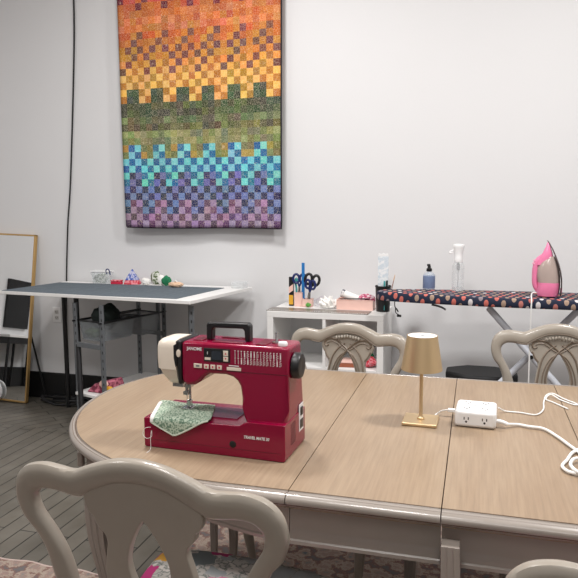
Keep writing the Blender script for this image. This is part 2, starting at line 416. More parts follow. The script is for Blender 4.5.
# leaning floor mirror
mw = .46; mh = 1.245; tilt = math.atan2(.15, 1.235)
o = empty('floor_mirror', (-3.150, 3.935, 0), 0, 'tall floor mirror in a thin brass frame leaning against the left end of the wall', 'mirror')
Mt = Matrix.Rotation(-tilt, 4, 'X') @ Matrix.Rotation(math.radians(2), 4, 'Y')
def tiltbox(bm, *a): box(bm, *a, M=Mt)
b = B(); tiltbox(b, -mw+.01, -.01, 0, .008, .01, mh-.01); mk('mirror_glass', b, 'mirror', o, smooth=False)
b = B()
for a in ((-mw,-mw+.012,-.006,.022,.004,mh),(-.012,0,-.006,.022,.004,mh),(-mw,0,-.006,.022,.004,.016),(-mw,0,-.006,.022,mh-.012,mh)): tiltbox(b, *a)
mk('frame', b, 'frame', o, bevel=.001)
b = B(); tube(b, [Mt @ Vector((-.06,.03,.62)), (.05,.165,.02)], .007, 8); mk('easel_leg', b, 'black', o)

o = empty('round_plaque', (-3.425, 3.905, .0), 0, 'round white plaque with a pink letter on the floor against the mirror foot', 'plaque')
Mr = Matrix.Rotation(-.12, 4, 'X')
b = B(); lathe(b, [(.076,0),(.08,.004),(.08,.012),(.076,.016)], 0, .082, 40, 'y', Mr); mk('disc', b, 'white', o)
text('pink_lettering', 'B', .07, 'red', o, (.025, -.004-.0, .055), (PI/2-.12, 0, 0), bold=True)

# tangle of black cable by the baseboard
b = B(); rnd = random.Random(5); pts = []
for k in range(26):
    a = k*1.05; pts.append((-2.86+.20*math.cos(a)*(1+.3*math.sin(k))+.01*k*.3, 3.99+.045*math.sin(a), .012+.012*(k % 4)))
tube(b, smoothpath(pts, 6), .0085, 6)
T(mk('cable_tangle', b, 'black'), 'tangle of black cable lying on the floor along the black baseboard', 'cable')
b = B(); box(b, -3.02, -2.70, 4.062, 4.098, .0005, .04); 
T(mk('power_bar', b, 'black', bevel=.008), 'long black power bar on the floor among the cable tangle', 'power bar')

# ---------------------------------------------------------------- cutting table
ct = empty('cutting_table', (-2.2, 3.75, 0), 0, 'large white-topped cutting table on grey legs against the left of the wall', 'table')
def L2(p): return (p[0]+2.2, p[1]-3.75)
top = [(-2.94,3.475),(-1.54,3.335),(-1.425,4.06),(-2.86,4.085)]
b = B(); prism(b, [L2(p) for p in top], .879, .9); mk('tabletop', b, 'whitelam', ct, bevel=.002)
b = B(); prism(b, [L2(p) for p in [(-2.80,3.60),(-1.68,3.48),(-1.62,3.93),(-2.76,3.97)]], .858, .8785); mk('underframe', b, 'grey_metal', ct, bevel=.002)
def slot_mat():
    m, n, l, b = nt('slotted_grey_metal')
    tc = n.new('ShaderNodeTexCoord'); sx = n.new('ShaderNodeSeparateXYZ'); l.new(tc.outputs['Generated'], sx.inputs[0])
    def math_(op, a, v):
        q = n.new('ShaderNodeMath'); q.operation = op; l.new(a, q.inputs[0]); q.inputs[1].default_value = v; return q.outputs[0]
    fz = math_('FRACT', math_('MULTIPLY', sx.outputs['Z'], 17), 0); iz = math_('LESS_THAN', fz, .35)
    ix = math_('LESS_THAN', math_('ABSOLUTE', math_('SUBTRACT', sx.outputs['X'], .55), 0), .13)
    a = n.new('ShaderNodeMath'); a.operation = 'MULTIPLY'; l.new(iz, a.inputs[0]); l.new(ix, a.inputs[1])
    mx = n.new('ShaderNodeMixRGB'); l.new(a.outputs[0], mx.inputs[0]); mx.inputs[1].default_value = rgba((112,116,120)); mx.inputs[2].default_value = rgba((30,31,33))
    l.new(mx.outputs[0], b.inputs['Base Color']); b.inputs['Roughness'].default_value = .45; b.inputs['Metallic'].default_value = .2
    return m
W['slotted'] = slot_mat()
def slotleg(name, x, y, w=.034, z1=.845, m='slotted', parent=None, org=(2.2,-3.75)):
    b = B(); X, Y = x+org[0], y+org[1]
    # angle-iron upright with a row of slots
    box(b, X-w/2, X+w/2, Y-.002, Y+.002, 0, z1); box(b, X-w/2, X-w/2+.004, Y-.002, Y+w, 0, z1)
    leg = mk(name, b, m, parent)
    return leg
b = B(); tube(b, [(-2.42+2.2,3.54-3.75,.86),(-2.27+2.2,3.33-3.75,0)], .016, 12); T(mk('leg', b, 'black', ct), 'black round leg')
slotleg('leg', -1.575, 3.42, z1=.858, parent=ct)
b = B(); tube(b, [(-2.085+2.2,3.99-3.75,.878),(-2.085+2.2,3.99-3.75,0)], .014, 12); mk('leg', b, 'grey_metal', ct)
b = B(); tube(b, [(-2.80+2.2,3.95-3.75,.85),(-2.80+2.2,3.95-3.75,0)], .016, 12); T(mk('leg', b, 'black', ct), 'black round leg')
b = B(); prism(b, [(-2.925,3.478),(-2.12,3.398),(-1.65,3.388),(-1.578,3.95),(-2.85,3.985)], .9003, .903)
cm = mk('cutting_mat', b, 'mat'); T(cm, 'grey self-healing cutting mat covering the white cutting table', 'cutting mat')
b = B()
for i in range(1, 12):
    u = i/12; x = -2.92+u*1.26; y = 3.49-u*.09; box(b, x, x+.0012, y+.02, y+.46, .9031, .9034)
for j in range(1, 5):
    v = j/5; prism(b, [(-2.90,3.49+v*.48),(-1.65,3.40+v*.54),(-1.65,3.4012+v*.54),(-2.90,3.4912+v*.48)], .9031, .9034)
mk('grid_lines', b, mat('mat_grid', (118,128,136), .6), cm)

# utility rack under the table
rk = empty('storage_rack', (-2.378, 3.46, 0), -.28, 'narrow grey slotted metal rack holding baskets under the cutting table', 'rack')
RD = .54; RWd = .235
for (x, y) in ((0,0),(RWd,0),(0,RD),(RWd,RD)):
    slotleg('leg', x, y, .034, .842, parent=rk, org=(0,0))
for y in (0, RD):
    b = B(); box(b, .015, RWd-.015, y-.008, y+.004, .57, .60); mk('crossbar', b, 'grey_metal', rk, bevel=.001)
b = B(); box(b, -.01, RWd+.012, -.015, RD+.06, .262, .28); T(mk('bottom_shelf', b, 'whitelam', rk, bevel=.002), 'white bottom shelf')
for x in (0, RWd):
    b = B(); tube(b, [(x,-.02,.733),(x,RD+.02,.733)], .006, 8); mk('rail', b, 'black', rk)

def basket(name, loc, rz, w, d, h, m, label):
    o = empty(name, loc, rz, label, 'basket')
    b = B()
    for (x0,x1,y0,y1,z0,z1) in ((.012,w-.012,.012,d-.012,0,.004),):
        box(b, x0,x1,y0,y1,z0,z1)
    def wall(a0, a1, b0, b1):
        vs = [b.verts.new(p) for p in (a0, a1, b1, b0)]; b.faces.new(vs)
    q = [(.015,.015),(w-.015,.015),(w-.015,d-.015),(.015,d-.015)]; p = [(0,0),(w,0),(w,d),(0,d)]
    for i in range(4):
        j = (i+1) % 4; wall((*q[i],0), (*q[j],0), (*p[i],h), (*p[j],h))
    s = mk('body', b, m, o, smooth=False); md = s.modifiers.new('t', 'SOLIDIFY'); md.thickness = .002
    b = B(); tube(b, [(0,0,h),(w,0,h),(w,d,h),(0,d,h),(0,0,h),(.01,0,h)], .005, 8); mk('rim', b, 'black', o)
    return o
basket('wire_basket', (-2.352, 3.462, .615), -.28, .20, .27, .12, 'mesh', 'smoky see-through basket hung at the front of the grey rack, filled with dark cloth')
basket('wire_basket', (-2.262, 3.79, .60), -.28, .20, .17, .13, 'mesh', 'smoky basket hung at the back of the grey rack under the cutting table')
b = B(); blob(b, (-2.225,3.57,.742), (.075,.10,.08), 4, .14); 
T(mk('cloth_bundle', b, 'darkgreen'), 'bundled dark green-black cloth piled in the front smoky basket', 'cloth')
b = B(); blob(b, (-2.275,3.50,.655), (.05,.035,.032), 6, .25)
T(mk('fabric_bundle', b, mat('olive_scrap', (96,120,70), .85, var=.5, scale=40)), 'small olive green fabric bundle at the bottom front of the front basket', 'fabric')
o = empty('craft_bag', (-2.225, 3.51, .2815), 0, 'pink see-through craft bag lying on the white bottom shelf of the grey rack', 'bag')
b = B(); vs = [(-.10,-.05),(.10,-.07),(.11,.09),(-.06,.10)]
prism(b, vs, 0, .03); 
for v in b.verts:
    if v.co.z > .01: v.co.x = v.co.x*.7+.02; v.co.y *= .7; v.co.z = .085 if v.co.x > 0 else .05
mk('bag_body', b, 'bag', o, bevel=.012, seg=3)
b = B(); blob(b, (.075,-.06,.03), (.022,.018,.02), 3, .15); T(mk('contents', b, 'yellow', o), 'yellow item in the bag')
b = B(); blob(b, (.03,-.05,.06), (.03,.02,.022), 9, .2); T(mk('contents', b, 'pinkbox', o), 'pale pink item in the bag')

# things along the back of the cutting table
o = empty('clear_tub', (-2.525, 4.02, .9003), 0, 'clear plastic tub with pale contents at the back left of the cutting table', 'tub')
b = B()
for z0, z1, s0, s1 in ((0,.085,.85,1),):
    w, d = .075, .03
    q = [(-w*s0,-d*s0,z0),(w*s0,-d*s0,z0),(w*s0,d*s0,z0),(-w*s0,d*s0,z0)]; p = [(-w*s1,-d*s1,z1),(w*s1,-d*s1,z1),(w*s1,d*s1,z1),(-w*s1,d*s1,z1)]
    Q = [b.verts.new(v) for v in q]; Pq = [b.verts.new(v) for v in p]; b.faces.new(Q)
    for i in range(4): b.faces.new((Q[i],Q[(i+1)%4],Pq[(i+1)%4],Pq[i]))
md = mk('tub_body', b, 'clear', o, smooth=False); mm = md.modifiers.new('t','SOLIDIFY'); mm.thickness = .002
b = B(); tube(b, [(-.077,-.032,.085),(.077,-.032,.085),(.077,.032,.085),(-.077,.032,.085),(-.077,-.032,.085)], .004, 8); mk('rim', b, 'white', o)
b = B(); blob(b, (-.01,0,.033), (.05,.02,.032), 12, .25); mk('contents', b, 'greygreen', o)
b = B(); tube(b, smoothpath([(.055,-.03,.07),(.05,-.034,.095),(.065,-.034,.105),(.078,-.034,.09),(.08,-.03,.065)], 4), .004, 6); T(mk('handle', b, 'navy', o), 'navy handle')

o = empty('red_tin', (-2.395, 3.99, .9003), .1, 'flat red tin lying beside the clear tub on the cutting table', 'tin')
b = B(); box(b, -.038,.038,-.02,.02,0,.020); mk('tin_base', b, 'red', o, bevel=.004)
b = B(); box(b, -.039,.039,-.021,.021,.0205,.030); mk('lid', b, 'redpr', o, bevel=.004)
o = empty('pyramid_pincushion', (-2.29, 4.02, .9003), .3, 'blue and red print pyramid pincushion on the back of the cutting table', 'pincushion')
b = B(); w = .058
lo = [(-w,-w,0),(w,-w,0),(w,w,0),(-w,w,0)]
for z0, z1, k0, k1, m, nm in ((0,.030,1.0,.80,'redpr','base_band'),(.0303,.105,.79,.06,'bluered','top_cone')):
    b = B(); a = [b.verts.new((x*k0,y*k0*.6,z0)) for x,y,_ in lo]; c = [b.verts.new((x*k1,y*k1*.6,z1)) for x,y,_ in lo]
    b.faces.new(a); b.faces.new(c)
    for i in range(4): b.faces.new((a[i],a[(i+1)%4],c[(i+1)%4],c[i]))
    mk(nm, b, m, o, bevel=.006, seg=3)
def cushion(name, x, y, s, m, lab, seed, cat='pincushion'):
    b = B(); blob(b, (0,0,s[2]), s, seed, .14); o = mk(name, b, m); o.location = (x,y,.9004); return T(o, lab, cat)
cushion('fabric_cushion', -2.178, 4.0, (.030,.028,.024), 'paper', 'white fabric cushion left of the camouflage print one on the cutting table', 21)
cushion('fabric_cushion', -2.125, 4.05, (.036,.024,.046), 'greygreen', 'green and white print fabric cushion between two white ones', 22)
cushion('fabric_cushion', -2.068, 4.02, (.026,.024,.034), 'paper', 'white fabric cushion right against the dark green one', 23)
cushion('fabric_cushion', -2.018, 3.995, (.034,.024,.033), 'green', 'dark green fabric cushion on the back of the cutting table', 24)
o = cushion('shell_cushion', -1.90, 3.90, (.050,.026,.018), 'beige', 'peach shell-shaped fabric cushion on the right of the cutting mat', 25); o.location.z = .9035
b = B(); tube(b, smoothpath([(-.02,0,.02),(0,-.01,.045),(.02,0,.02)], 4), .004, 6); mk('strap', b, 'paper', o)
o = empty('clear_box', (-1.485, 3.985, .9003), -.1, 'low clear plastic box on the far right corner of the cutting table', 'box')
b = B(); box(b, -.045,.045,-.035,.035,0,.035); mk('box_body', b, 'clear', o, bevel=.004, smooth=False)
b = B(); box(b, -.047,.047,-.037,.037,.0355,.042); mk('lid', b, 'clear', o, bevel=.003, smooth=False)

# ---------------------------------------------------------------- white cube shelf
sh = empty('cube_shelf', (-.852, 3.70, 0), 0, 'white two-by-two cube shelf against the wall behind the table', 'shelf')
SW = .352; D = .39
b = B(); box(b, -SW-.001, SW+.001, 0, D, .764, .80); mk('top_panel', b, 'whitelam', sh, bevel=.0015)
for s in (-1, 1):
    b = B(); x = s*(SW-.0185); box(b, x-.0185, x+.0185, 0, D, 0, .7635); mk('side_panel', b, 'whitelam', sh, bevel=.0015)
b = B(); box(b, -SW+.038, SW-.038, .002, D, 0.03, .066); mk('bottom_panel', b, 'whitelam', sh, bevel=.001)
for s in (-1, 1):
    b = B(); box(b, min(s*.0095, s*(SW-.038)), max(s*.0095, s*(SW-.038)), .002, D, .44, .47); mk('shelf_board', b, 'whitelam', sh, bevel=.001)
b = B(); box(b, -.009, .009, .001, D, .0665, .7635); mk('divider', b, 'whitelam', sh, bevel=.001)
# books / fabric in the lower line of sight
o = empty('box_stack', (-.815,3.80,.4704), .1, 'flat brown box on the middle board of the white shelf', 'box')
b = B(); box(b, .03,.15,-.06,.06,0,.026); mk('box_base', b, 'brown', o, bevel=.003)
b = B(); box(b, .029,.151,-.061,.061,.0264,.034); mk('lid', b, 'pinkbox', o, bevel=.002)
b = B(); blob(b, (0,0,.03), (.04,.045,.028), 31, .2); o = mk('fabric_scrap', b, 'redpr'); o.location = (-.59,3.80,.4708); T(o, 'crumpled red print fabric on the right side of the middle shelf board', 'fabric')
b = B(); blob(b, (0,0,.028), (.022,.03,.026), 33, .2); o = mk('fabric_scrap', b, 'green'); o.location = (-.60,3.905,.4708); T(o, 'crumpled green fabric behind the red print on the middle shelf board', 'fabric')

# on the shelf top
ZS = .8004
o = empty('quilting_ruler', (-.915, 3.785, ZS), -.03, 'long smoky acrylic quilting ruler with tick marks lying along the shelf front edge', 'ruler')
b = B(); box(b, -.30,.325,-.075,.055,0,.004); mk('ruler_blade', b, 'acrylic', o, bevel=.001)
b = B()
for i in range(48):
    x = -.295+i*.0129; box(b, x, x+.006, -.0745, -.0745+(.014 if i % 2 else .009), .0042, .0046)
mk('tick_marks', b, 'white', o)
ZR = ZS+.0048
def pencup(loc, w, d, h, lab, name='pen_cup'):
    o = empty(name, loc, 0, lab, 'cup')
    b = B(); t = .003
    box(b,-w,w,-d,d,0,.003)
    for a in ((-w,w,-d,-d+t),(-w,w,d-t,d),(-w,-w+t,-d+t,d-t),(w-t,w,-d+t,d-t)): box(b,*a,.003,h)
    mk('cup_wall', b, 'pinkbox', o, bevel=.001)
    b = B(); tube(b, [(-w,-d,h),(w,-d,h),(w,d,h),(-w,d,h),(-w,-d,h)], .0022, 6); mk('rim', b, 'pinkbox', o)
    return o
pencup((-1.072,3.955,ZS), .025, .025, .088, 'taller pale pink square cup holding rulers and scissors on the white shelf')
pencup((-1.012,3.945,ZS), .030, .028, .048, 'shorter pale pink square cup beside the taller pink cup')
o = empty('marker_box', (-1.122,3.955,ZS), 0, 'upright black and yellow card box left of the pink cups', 'box')
b = B(); box(b,-.014,.014,-.012,.012,0,.185); mk('box_body', b, 'black', o, bevel=.001)
b = B(); box(b,-.0145,.0145,-.0128,-.0122,.01,.07); mk('label_panel', b, 'yellow', o)
b = B(); prismXZ(b, [(-.014,.08),(.014,.10),(.014,.14),(-.014,.12)], -.0128, -.0122); mk('label_panel', b, 'pinkbox', o)
b = B(); box(b, -.010,.010,-.0015,.0015,0,.27); o = mk('blue_ruler', b, 'blue', bevel=.001); o.location = (-1.045,3.955,ZS+.006); T(o, 'tall blue ruler standing in the taller pink cup', 'ruler')
def scissors(name, loc, lean, m, s, label, rz=0, lx=0):
    o = empty(name, loc, rz, label, 'scissors'); o.rotation_euler = (lx, lean, rz)
    b = B()
    for k in (-1,1):
        prismXZ(b, [(k*.001,0),(k*.008,.05*s),(k*.006,.10*s),(-k*.004,.10*s)], -.001+.0012*k, .0006+.0012*k)
    mk('blades', b, 'metal', o)
    for k in (-1,1):
        b = B(); c = Vector((k*.021*s,0,.145*s)); pts = [c+Vector((.019*s*math.cos(a), 0, .028*s*math.sin(a))) for a in [2*PI*i/20 for i in range(21)]]
        tube(b, pts, .0078*s, 8); tube(b, [(0,0,.095*s),(k*.010*s,0,.12*s)], .006*s, 8); mk('handle', b, m, o)
    return o
scissors('scissors', (-1.072,3.955,ZS+.03), .02, 'navy', 1.0, 'navy-handled scissors standing in the taller pink cup', .3)
scissors('scissors', (-1.02,3.955,ZS+.006), .20, 'black', 1.15, 'large black-handled scissors leaning right out of the pink cup', .1)
scissors('scissors', (-1.002,3.926,ZS+.006), .10, 'navy', .95, 'navy-handled scissors tucked in front of the black-handled pair', -.4)
b = B(); tube(b, smoothpath([(0,0,0),(.001,0,.10),(-.006,0,.145),(.0,0,.17),(.008,0,.15)], 5), .0065, 8); o = mk('teal_seam_ripper', b, 'teal'); o.location = (-1.09,3.955,ZS+.006); T(o, 'teal-handled tool standing at the left of the taller pink cup', 'tool')
b = B(); blob(b, (0,0,.012), (.016,.010,.012), 41, .2); o = mk('green_clip', b, mat('leaf_green', (84,150,60), .5)); o.location = (-1.0,3.905,ZR+.0002+.0); T(o, 'small leaf green clip in front of the shorter pink cup', 'clip')
b = B()
for k in range(3):
    c = (-.945+.012*k, 3.92+.008*k, .025+.008*k); tube(b, [(c[0]+.02*math.cos(a), c[1]+.004*math.sin(3*a), ZR+c[2]+.022*math.sin(a)) for a in [2*PI*i/18 for i in range(19)]], .0016, 6)
T(mk('wire_coil', b, mat('lilac_wire', (190,178,190), .4)), 'loose coil of pale lilac wire right of the pink cups', 'wire')
b = B(); rnd = random.Random(8)
r = bmesh.ops.create_icosphere(b, subdivisions=3, radius=1)
for v in r['verts']:
    k = 1+.38*math.sin(v.co.x*7+v.co.y*5)*math.cos(v.co.z*6+v.co.x*4)+rnd.uniform(-.10,.10); v.co = Vector((v.co.x*.052*k, v.co.y*.03*k, max(0,(v.co.z+.72))*.034*k))
o = mk('crumpled_paper', b, 'paper', smooth=False); o.location = (-.868,3.90,ZR); T(o, 'crumpled white tissue paper between the scissors and the pink box', 'paper')
o = empty('pink_box', (-.70,3.925,ZS), 0, 'low open pink card box of fabric on the white shelf', 'box')
b = B(); w, d, h, t = .112, .055, .060, .003
box(b,-w,w,-d,d,0,.003)
for a in ((-w,w,-d,-d+t),(-w,w,d-t,d),(-w,-w+t,-d+t,d-t),(w-t,w,-d+t,d-t)): box(b,*a,.003,h)
mk('box_wall', b, 'pinkbox', o, bevel=.001)
b = B(); tube(b, [(-w,-d,h),(w,-d,h),(w,d,h),(-w,d,h),(-w,-d,h)], .002, 6); mk('rim', b, 'pinkbox', o)
o = empty('fabric_roll', (-.735,3.925,ZS+.075), 0, 'white printed paper roll with a black end lying across the pink box', 'roll')
Mx = Matrix.Rotation(.35, 4, 'Y')
b = B(); lathe(b, [(.022,-.045),(.024,-.04),(.024,.045),(.022,.05)], 0,0,24,'x',Mx); mk('roll_body', b, 'paper', o)
b = B(); lathe(b, [(.0245,-.06),(.0255,-.052),(.0255,-.0455),(.0245,-.042)], 0,0,24,'x',Mx); mk('end_band', b, 'floralroll', o)
b = B(); blob(b, (0,0,0), (.054,.038,.036), 51, .2); o = mk('pink_print_fabric', b, 'pinkfab'); o.location = (-.640,3.925,ZS+.056); T(o, 'bunched pink print fabric filling the right side of the pink box', 'fabric')
b = B(); tube(b, [(-.09,-.0,0),(.09,.0,.006)], .0035, 8); o = mk('dark_rotary_handle', b, 'black'); o.location = (-.70,3.885,ZS+.064); T(o, 'thin dark tool lying across the front rim of the pink box', 'tool')

o = empty('mesh_pencil_cup', (-.527,3.87,ZS), 0, 'black pencil cup on the right corner of the white shelf', 'cup')
b = B(); lathe(b, [(.040,0),(.047,.15),(.044,.15),(.037,.004)], 0,0,30); mk('cup_body', b, 'black', o)
b = B(); lathe(b, [(.0475,.147),(.0495,.149),(.0495,.153),(.0475,.155),(.0440,.155),(.0440,.147)], 0,0,30); mk('rim', b, 'blackpaint', o)
o = empty('white_package', (-.527,3.86,ZS+.012), .1, 'tall clear package with white and blue print standing in the black cup', 'package')
b = B(); box(b,-.031,.031,-.006,.006,0,.318)
mk('sleeve', b, 'pkg', o, bevel=.003)
b = B(); prismXZ(b, [(-.031,.318),(.031,.318),(.026,.336),(.012,.331),(0,.338),(-.012,.331),(-.027,.337)], -.005, .005); mk('top_seal', b, 'white', o, bevel=.001)
for k, (dx, m, hh, lab) in enumerate(((.012,'teal',.175,'teal marker standing in the black cup in front of the package'),(.026,'darkgreen',.178,'dark green marker standing at the right of the black cup'))):
    o = empty('marker', (-.527+dx,3.835,ZS+.012), 0, lab, 'marker')
    b = B(); lathe(b, [(.005,0),(.005,hh-.04)], 0,0,12); mk('barrel', b, m, o)
    b = B(); lathe(b, [(.006,hh-.0395),(.006,hh-.004),(.004,hh)], 0,0,12); mk('cap', b, m, o)
o = empty('wooden_stick', (-.50,3.875,ZS+.02), 0, 'thin wooden brush handle leaning right out of the black cup', 'brush'); o.rotation_euler = (0,.2,0)
b = B(); tube(b, [(0,0,0),(0,0,.17)], [.003,.002], 8); mk('stick', b, 'brown', o)
b = B(); lathe(b, [(.003,.1702),(.0035,.178),(.002,.205)], 0,0,10); mk('tip', b, 'beige', o)

# ---------------------------------------------------------------- ironing board
ib = empty('ironing_board', (-.0, 3.66, 0), -.02, 'long ironing board in a navy cover with coral and white dots, on silver crossed legs', 'ironing board')
def board_outline():
    f = [(-.535,.0),(-.52,-.045),(-.47,-.080),(-.38,-.108),(-.2,-.14),(.0,-.16),(.25,-.175),(.6,-.18),(.85,-.18),(.93,-.165),(.955,-.1)]
    bk = [(x,-y) for x, y in f[1:][::-1]]
    return [Vector((x,y,0)) for x, y in f]+[Vector((.955,0,0))]+[Vector((x,y,0)) for x, y in bk]
OL = smoothpath(board_outline(), 4, True)
b = B(); uvl = b.loops.layers.uv.new('UVMap')
def ringv(k, z):
    out = []
    for p in OL:
        d = Vector((p.x-(-.1 if p.x < -.1 else (p.x if p.x < .7 else .7)), p.y, 0)); d.normalize()
        q = p-d*k; out.append(b.verts.new((q.x, q.y, z)))
    return out
prof = [(.06,.9505,-.06),(.012,.950,-.012),(.003,.946,-.002),(0,.938,.008),(0,.912,.034),(.006,.902,.046),(.03,.902,.07)]
rings = [ringv(k, z) for k, z, _ in prof]
f = b.faces.new(rings[0])
for lp in f.loops: lp[uvl].uv = (lp.vert.co.x, lp.vert.co.y)
n = len(OL); cum = [0]
for i in range(n): cum.append(cum[-1]+(OL[(i+1)%n]-OL[i]).length)
for ri in range(len(rings)-1):
    for i in range(n):
        j = (i+1) % n; f = b.faces.new((rings[ri][i], rings[ri][j], rings[ri+1][j], rings[ri+1][i]))
        for lp in f.loops:
            v = lp.vert.co; r_ = ri if lp.vert in (rings[ri][i], rings[ri][j]) else ri+1
            sg = -1 if (OL[i].y+OL[j].y) < 0 else 1
            lp[uvl].uv = (v.x, v.y+sg*max(0, prof[r_][2]))
b.faces.new(rings[-1][::-1])
mk('cover', b, 'cover', ib)
b = B()
for y in (-.05,.05): tube(b, [(.02,y,.893),(.88,y,.893)], .008, 8)
mk('under_rail', b, 'silver', ib)
# crossed legs
for y, dy in ((-.045,0),(-.012,0)):
    pass
def legtube(p0, p1, r=.016): 
    b = B(); tube(b, [p0, p1], r, 12); return b
for y in (-.085,-.050):
    mk('leg', legtube((.075,y,.884),(.85,y,.022)), 'silver', ib)
for y in (-.012,):
    mk('leg', legtube((.53,y,.888),(-.25,y,.018), .018), 'silver', ib)
b = B(); tube(b, [(.85,-.20,.022),(.85,.17,.022)], .014, 12); mk('foot_bar', b, 'silver', ib)
b = B(); tube(b, [(-.25,-.18,.018),(-.25,.18,.018)], .014, 12); mk('foot_bar', b, 'silver', ib)
b = B(); lathe(b, [(.010,-.108),(.010,-.102),(.006,-.100),(.006,.01)], .297, .636, 16, 'y'); T(mk('pivot_bolt', b, 'black', ib), 'black pivot bolt')
b = B(); tube(b, smoothpath([(-.22,-.10,.893),(-.19,-.10,.888),(-.165,-.10,.880),(-.145,-.10,.868)], 4), .0055, 8); mk('height_lever', b, 'grey_metal', ib)
b = B(); tube(b, smoothpath([(-.426,-.05,.902),(-.424,-.06,.87),(-.405,-.06,.84),(-.412,-.06,.855),(-.420,-.06,.86),(-.418,-.06,.835),(-.398,-.06,.822)], 4), .0028, 6)
b2 = box(b, -.412,-.388,-.064,-.056,.812,.824); T(mk('drawstring', b, 'black', ib), 'black drawstring hanging from the cover')

# bottles on the board
o = empty('spray_bottle', (-.253, 3.775, .9508), 0, 'small bottle with a blue label and black spray cap on the ironing board', 'bottle')
b = B(); lathe(b, [(.031,0),(.034,.004),(.034,.083),(.028,.094),(.014,.100),(.013,.104)], 0,0,28); mk('bottle_body', b, 'clearblue', o)
b = B(); lathe(b, [(.0346,.008),(.0348,.009),(.0348,.078),(.0346,.079)], 0,0,28); mk('label_band', b, mat('blue_label', (108,124,156), .5, var=.15, scale=80), o)
b = B(); lathe(b, [(.015,.1043),(.016,.106),(.016,.120),(.010,.124),(.008,.138)], 0,0,20); box(b, -.012,.006,-.006,.006,.134,.146); mk('spray_cap', b, 'black', o)
o = empty('spray_bottle', (-.092, 3.735, .9508), 0, 'tall clear mist bottle with a white trigger head on the ironing board', 'bottle')
b = B(); lathe(b, [(.031,0),(.033,.003),(.033,.140),(.029,.155),(.024,.162)], 0,0,30); mk('bottle_body', b, 'clear', o)
b = B(); lathe(b, [(.029,.0035),(.0295,.024)], 0,0,28); T(mk('water', b, 'clear', o), 'clear liquid')
b = B(); tube(b, [(0,0,.02),(0,0,.162)], .0022, 8); lathe(b, [(.007,.118),(.009,.121),(.009,.150),(.007,.162)], 0,0,14); mk('dip_tube', b, mat('grey_pump', (150,150,152), .4), o)
b = B()
prof = [(.025,.1625),(.026,.17),(.023,.19),(.024,.215),(.031,.245),(.032,.256),(.029,.262),(.012,.264)]
lathe(b, prof, 0,0,28)
for v in b.verts:
    if v.co.z > .2: v.co.y *= .8
mk('trigger_head', b, 'white', o)
b = B(); tube(b, smoothpath([(-.020,-.004,.232),(-.036,-.006,.226),(-.048,-.008,.218),(-.045,-.008,.214),(-.030,-.006,.218)], 4), .004, 8); mk('trigger', b, 'white', o)

# iron standing on its heel
ir = empty('steam_iron', (.340, 3.60, .952), -.12, 'pink steam iron standing upright on its heel on the ironing board', 'iron')
b = B()
def ironloft(bm, S, seg=20):                    # S: (z, x_front(handle side), x_back(soleplate side), half width)
    R = []
    for z, xa, xb, hw in S:
        ring = []
        cx, rx = (xa+xb)/2, (xb-xa)/2
        for k in range(seg):
            a = 2*PI*k/seg; ca, sa = math.cos(a), math.sin(a)
            ring.append(bm.verts.new((cx+rx*math.copysign(abs(ca)**.7, ca), hw*math.copysign(abs(sa)**.8, sa), z)))
        R.append(ring)
    for p, q in zip(R, R[1:]):
        for k in range(seg): bm.faces.new((p[k],p[(k+1)%seg],q[(k+1)%seg],q[k]))
    bm.faces.new(R[0][::-1]); bm.faces.new(R[-1])
ironloft(b, [(0,-.012,.07,.035),(.006,-.025,.076,.046),(.03,-.030,.082,.052),(.06,-.024,.084,.054),(.075,-.026,.084,.052)])
mk('heel_body', b, 'pink', ir)
b = B(); ironloft(b, [(.0755,-.026,.084,.049),(.11,-.032,.082,.047),(.15,-.030,.074,.042),(.182,-.014,.064,.034),(.21,.020,.052,.024)]); T(mk('water_tank', b, glass('smoky_tank', (178,160,152), .9, .2), ir), 'translucent grey water tank')
b = B(); ironloft(b, [(.165,-.036,.030,.026),(.2,-.026,.046,.028),(.23,-.006,.040,.024),(.262,.008,.029,.015),(.282,.013,.020,.005)]); mk('nose_body', b, 'pink', ir)
b = B(); P = smoothpath([(-.016,0,.03),(-.034,0,.06),(-.038,0,.11),(-.036,0,.155),(-.026,0,.185),(-.005,0,.205)], 5); tube(b, P, .0175, 12); mk('handle', b, 'pink', ir)
b = B(); box(b, -.055,-.02,-.014,.014,.168,.176); box(b, -.05,-.018,-.012,.012,.182,.192); lathe(b, [(.010,-.052),(.010,-.03)], 0,.150,14,'x'); T(mk('steam_buttons', b, 'pinkl', ir), 'pale pink steam buttons')
b = B()                                           # soleplate: thin pointed plate curving along the back side
S = []
sp = [(.012,.0845,.050),(.05,.0875,.054),(.09,.0865,.052),(.13,.080,.047),(.17,.069,.039),(.21,.054,.029),(.25,.036,.016),(.285,.016,.004),(.292,.010,.0015)]
for z, x, hw in sp:
    S.append([b.verts.new((x,-hw,z)), b.verts.new((x,hw,z)), b.verts.new((x+.006,hw*.98,z)), b.verts.new((x+.006,-hw*.98,z))])
for p, q in zip(S, S[1:]):
    for k in range(4): b.faces.new((p[k],p[(k+1)%4],q[(k+1)%4],q[k]))
b.faces.new(S[0]); b.faces.new(S[-1]); T(mk('soleplate', b, mat('dark_soleplate', (72,58,58), .3, .7), ir), 'dark soleplate')
b = B(); box(b, .084,.094,-.008,.008,.022,.048); mk('heel_clip', b, 'pink', ir, bevel=.002)
b = B(); P = smoothpath([(-.025,-.01,.02),(-.048,-.02,.018),(-.050,-.09,.010),(-.046,-.140,-.006),(-.046,-.150,-.06),(-.046,-.150,-.12),(-.044,-.150,-.5),(-.04,-.15,-.86),(-.02,-.10,-.945),(.2,-.05,-.9475),(.5,.1,-.9475)], 6); tube(b, P, .0036, 8)
T(mk('power_cord', b, 'cable', ir), 'white power cord hanging down in front of the board')

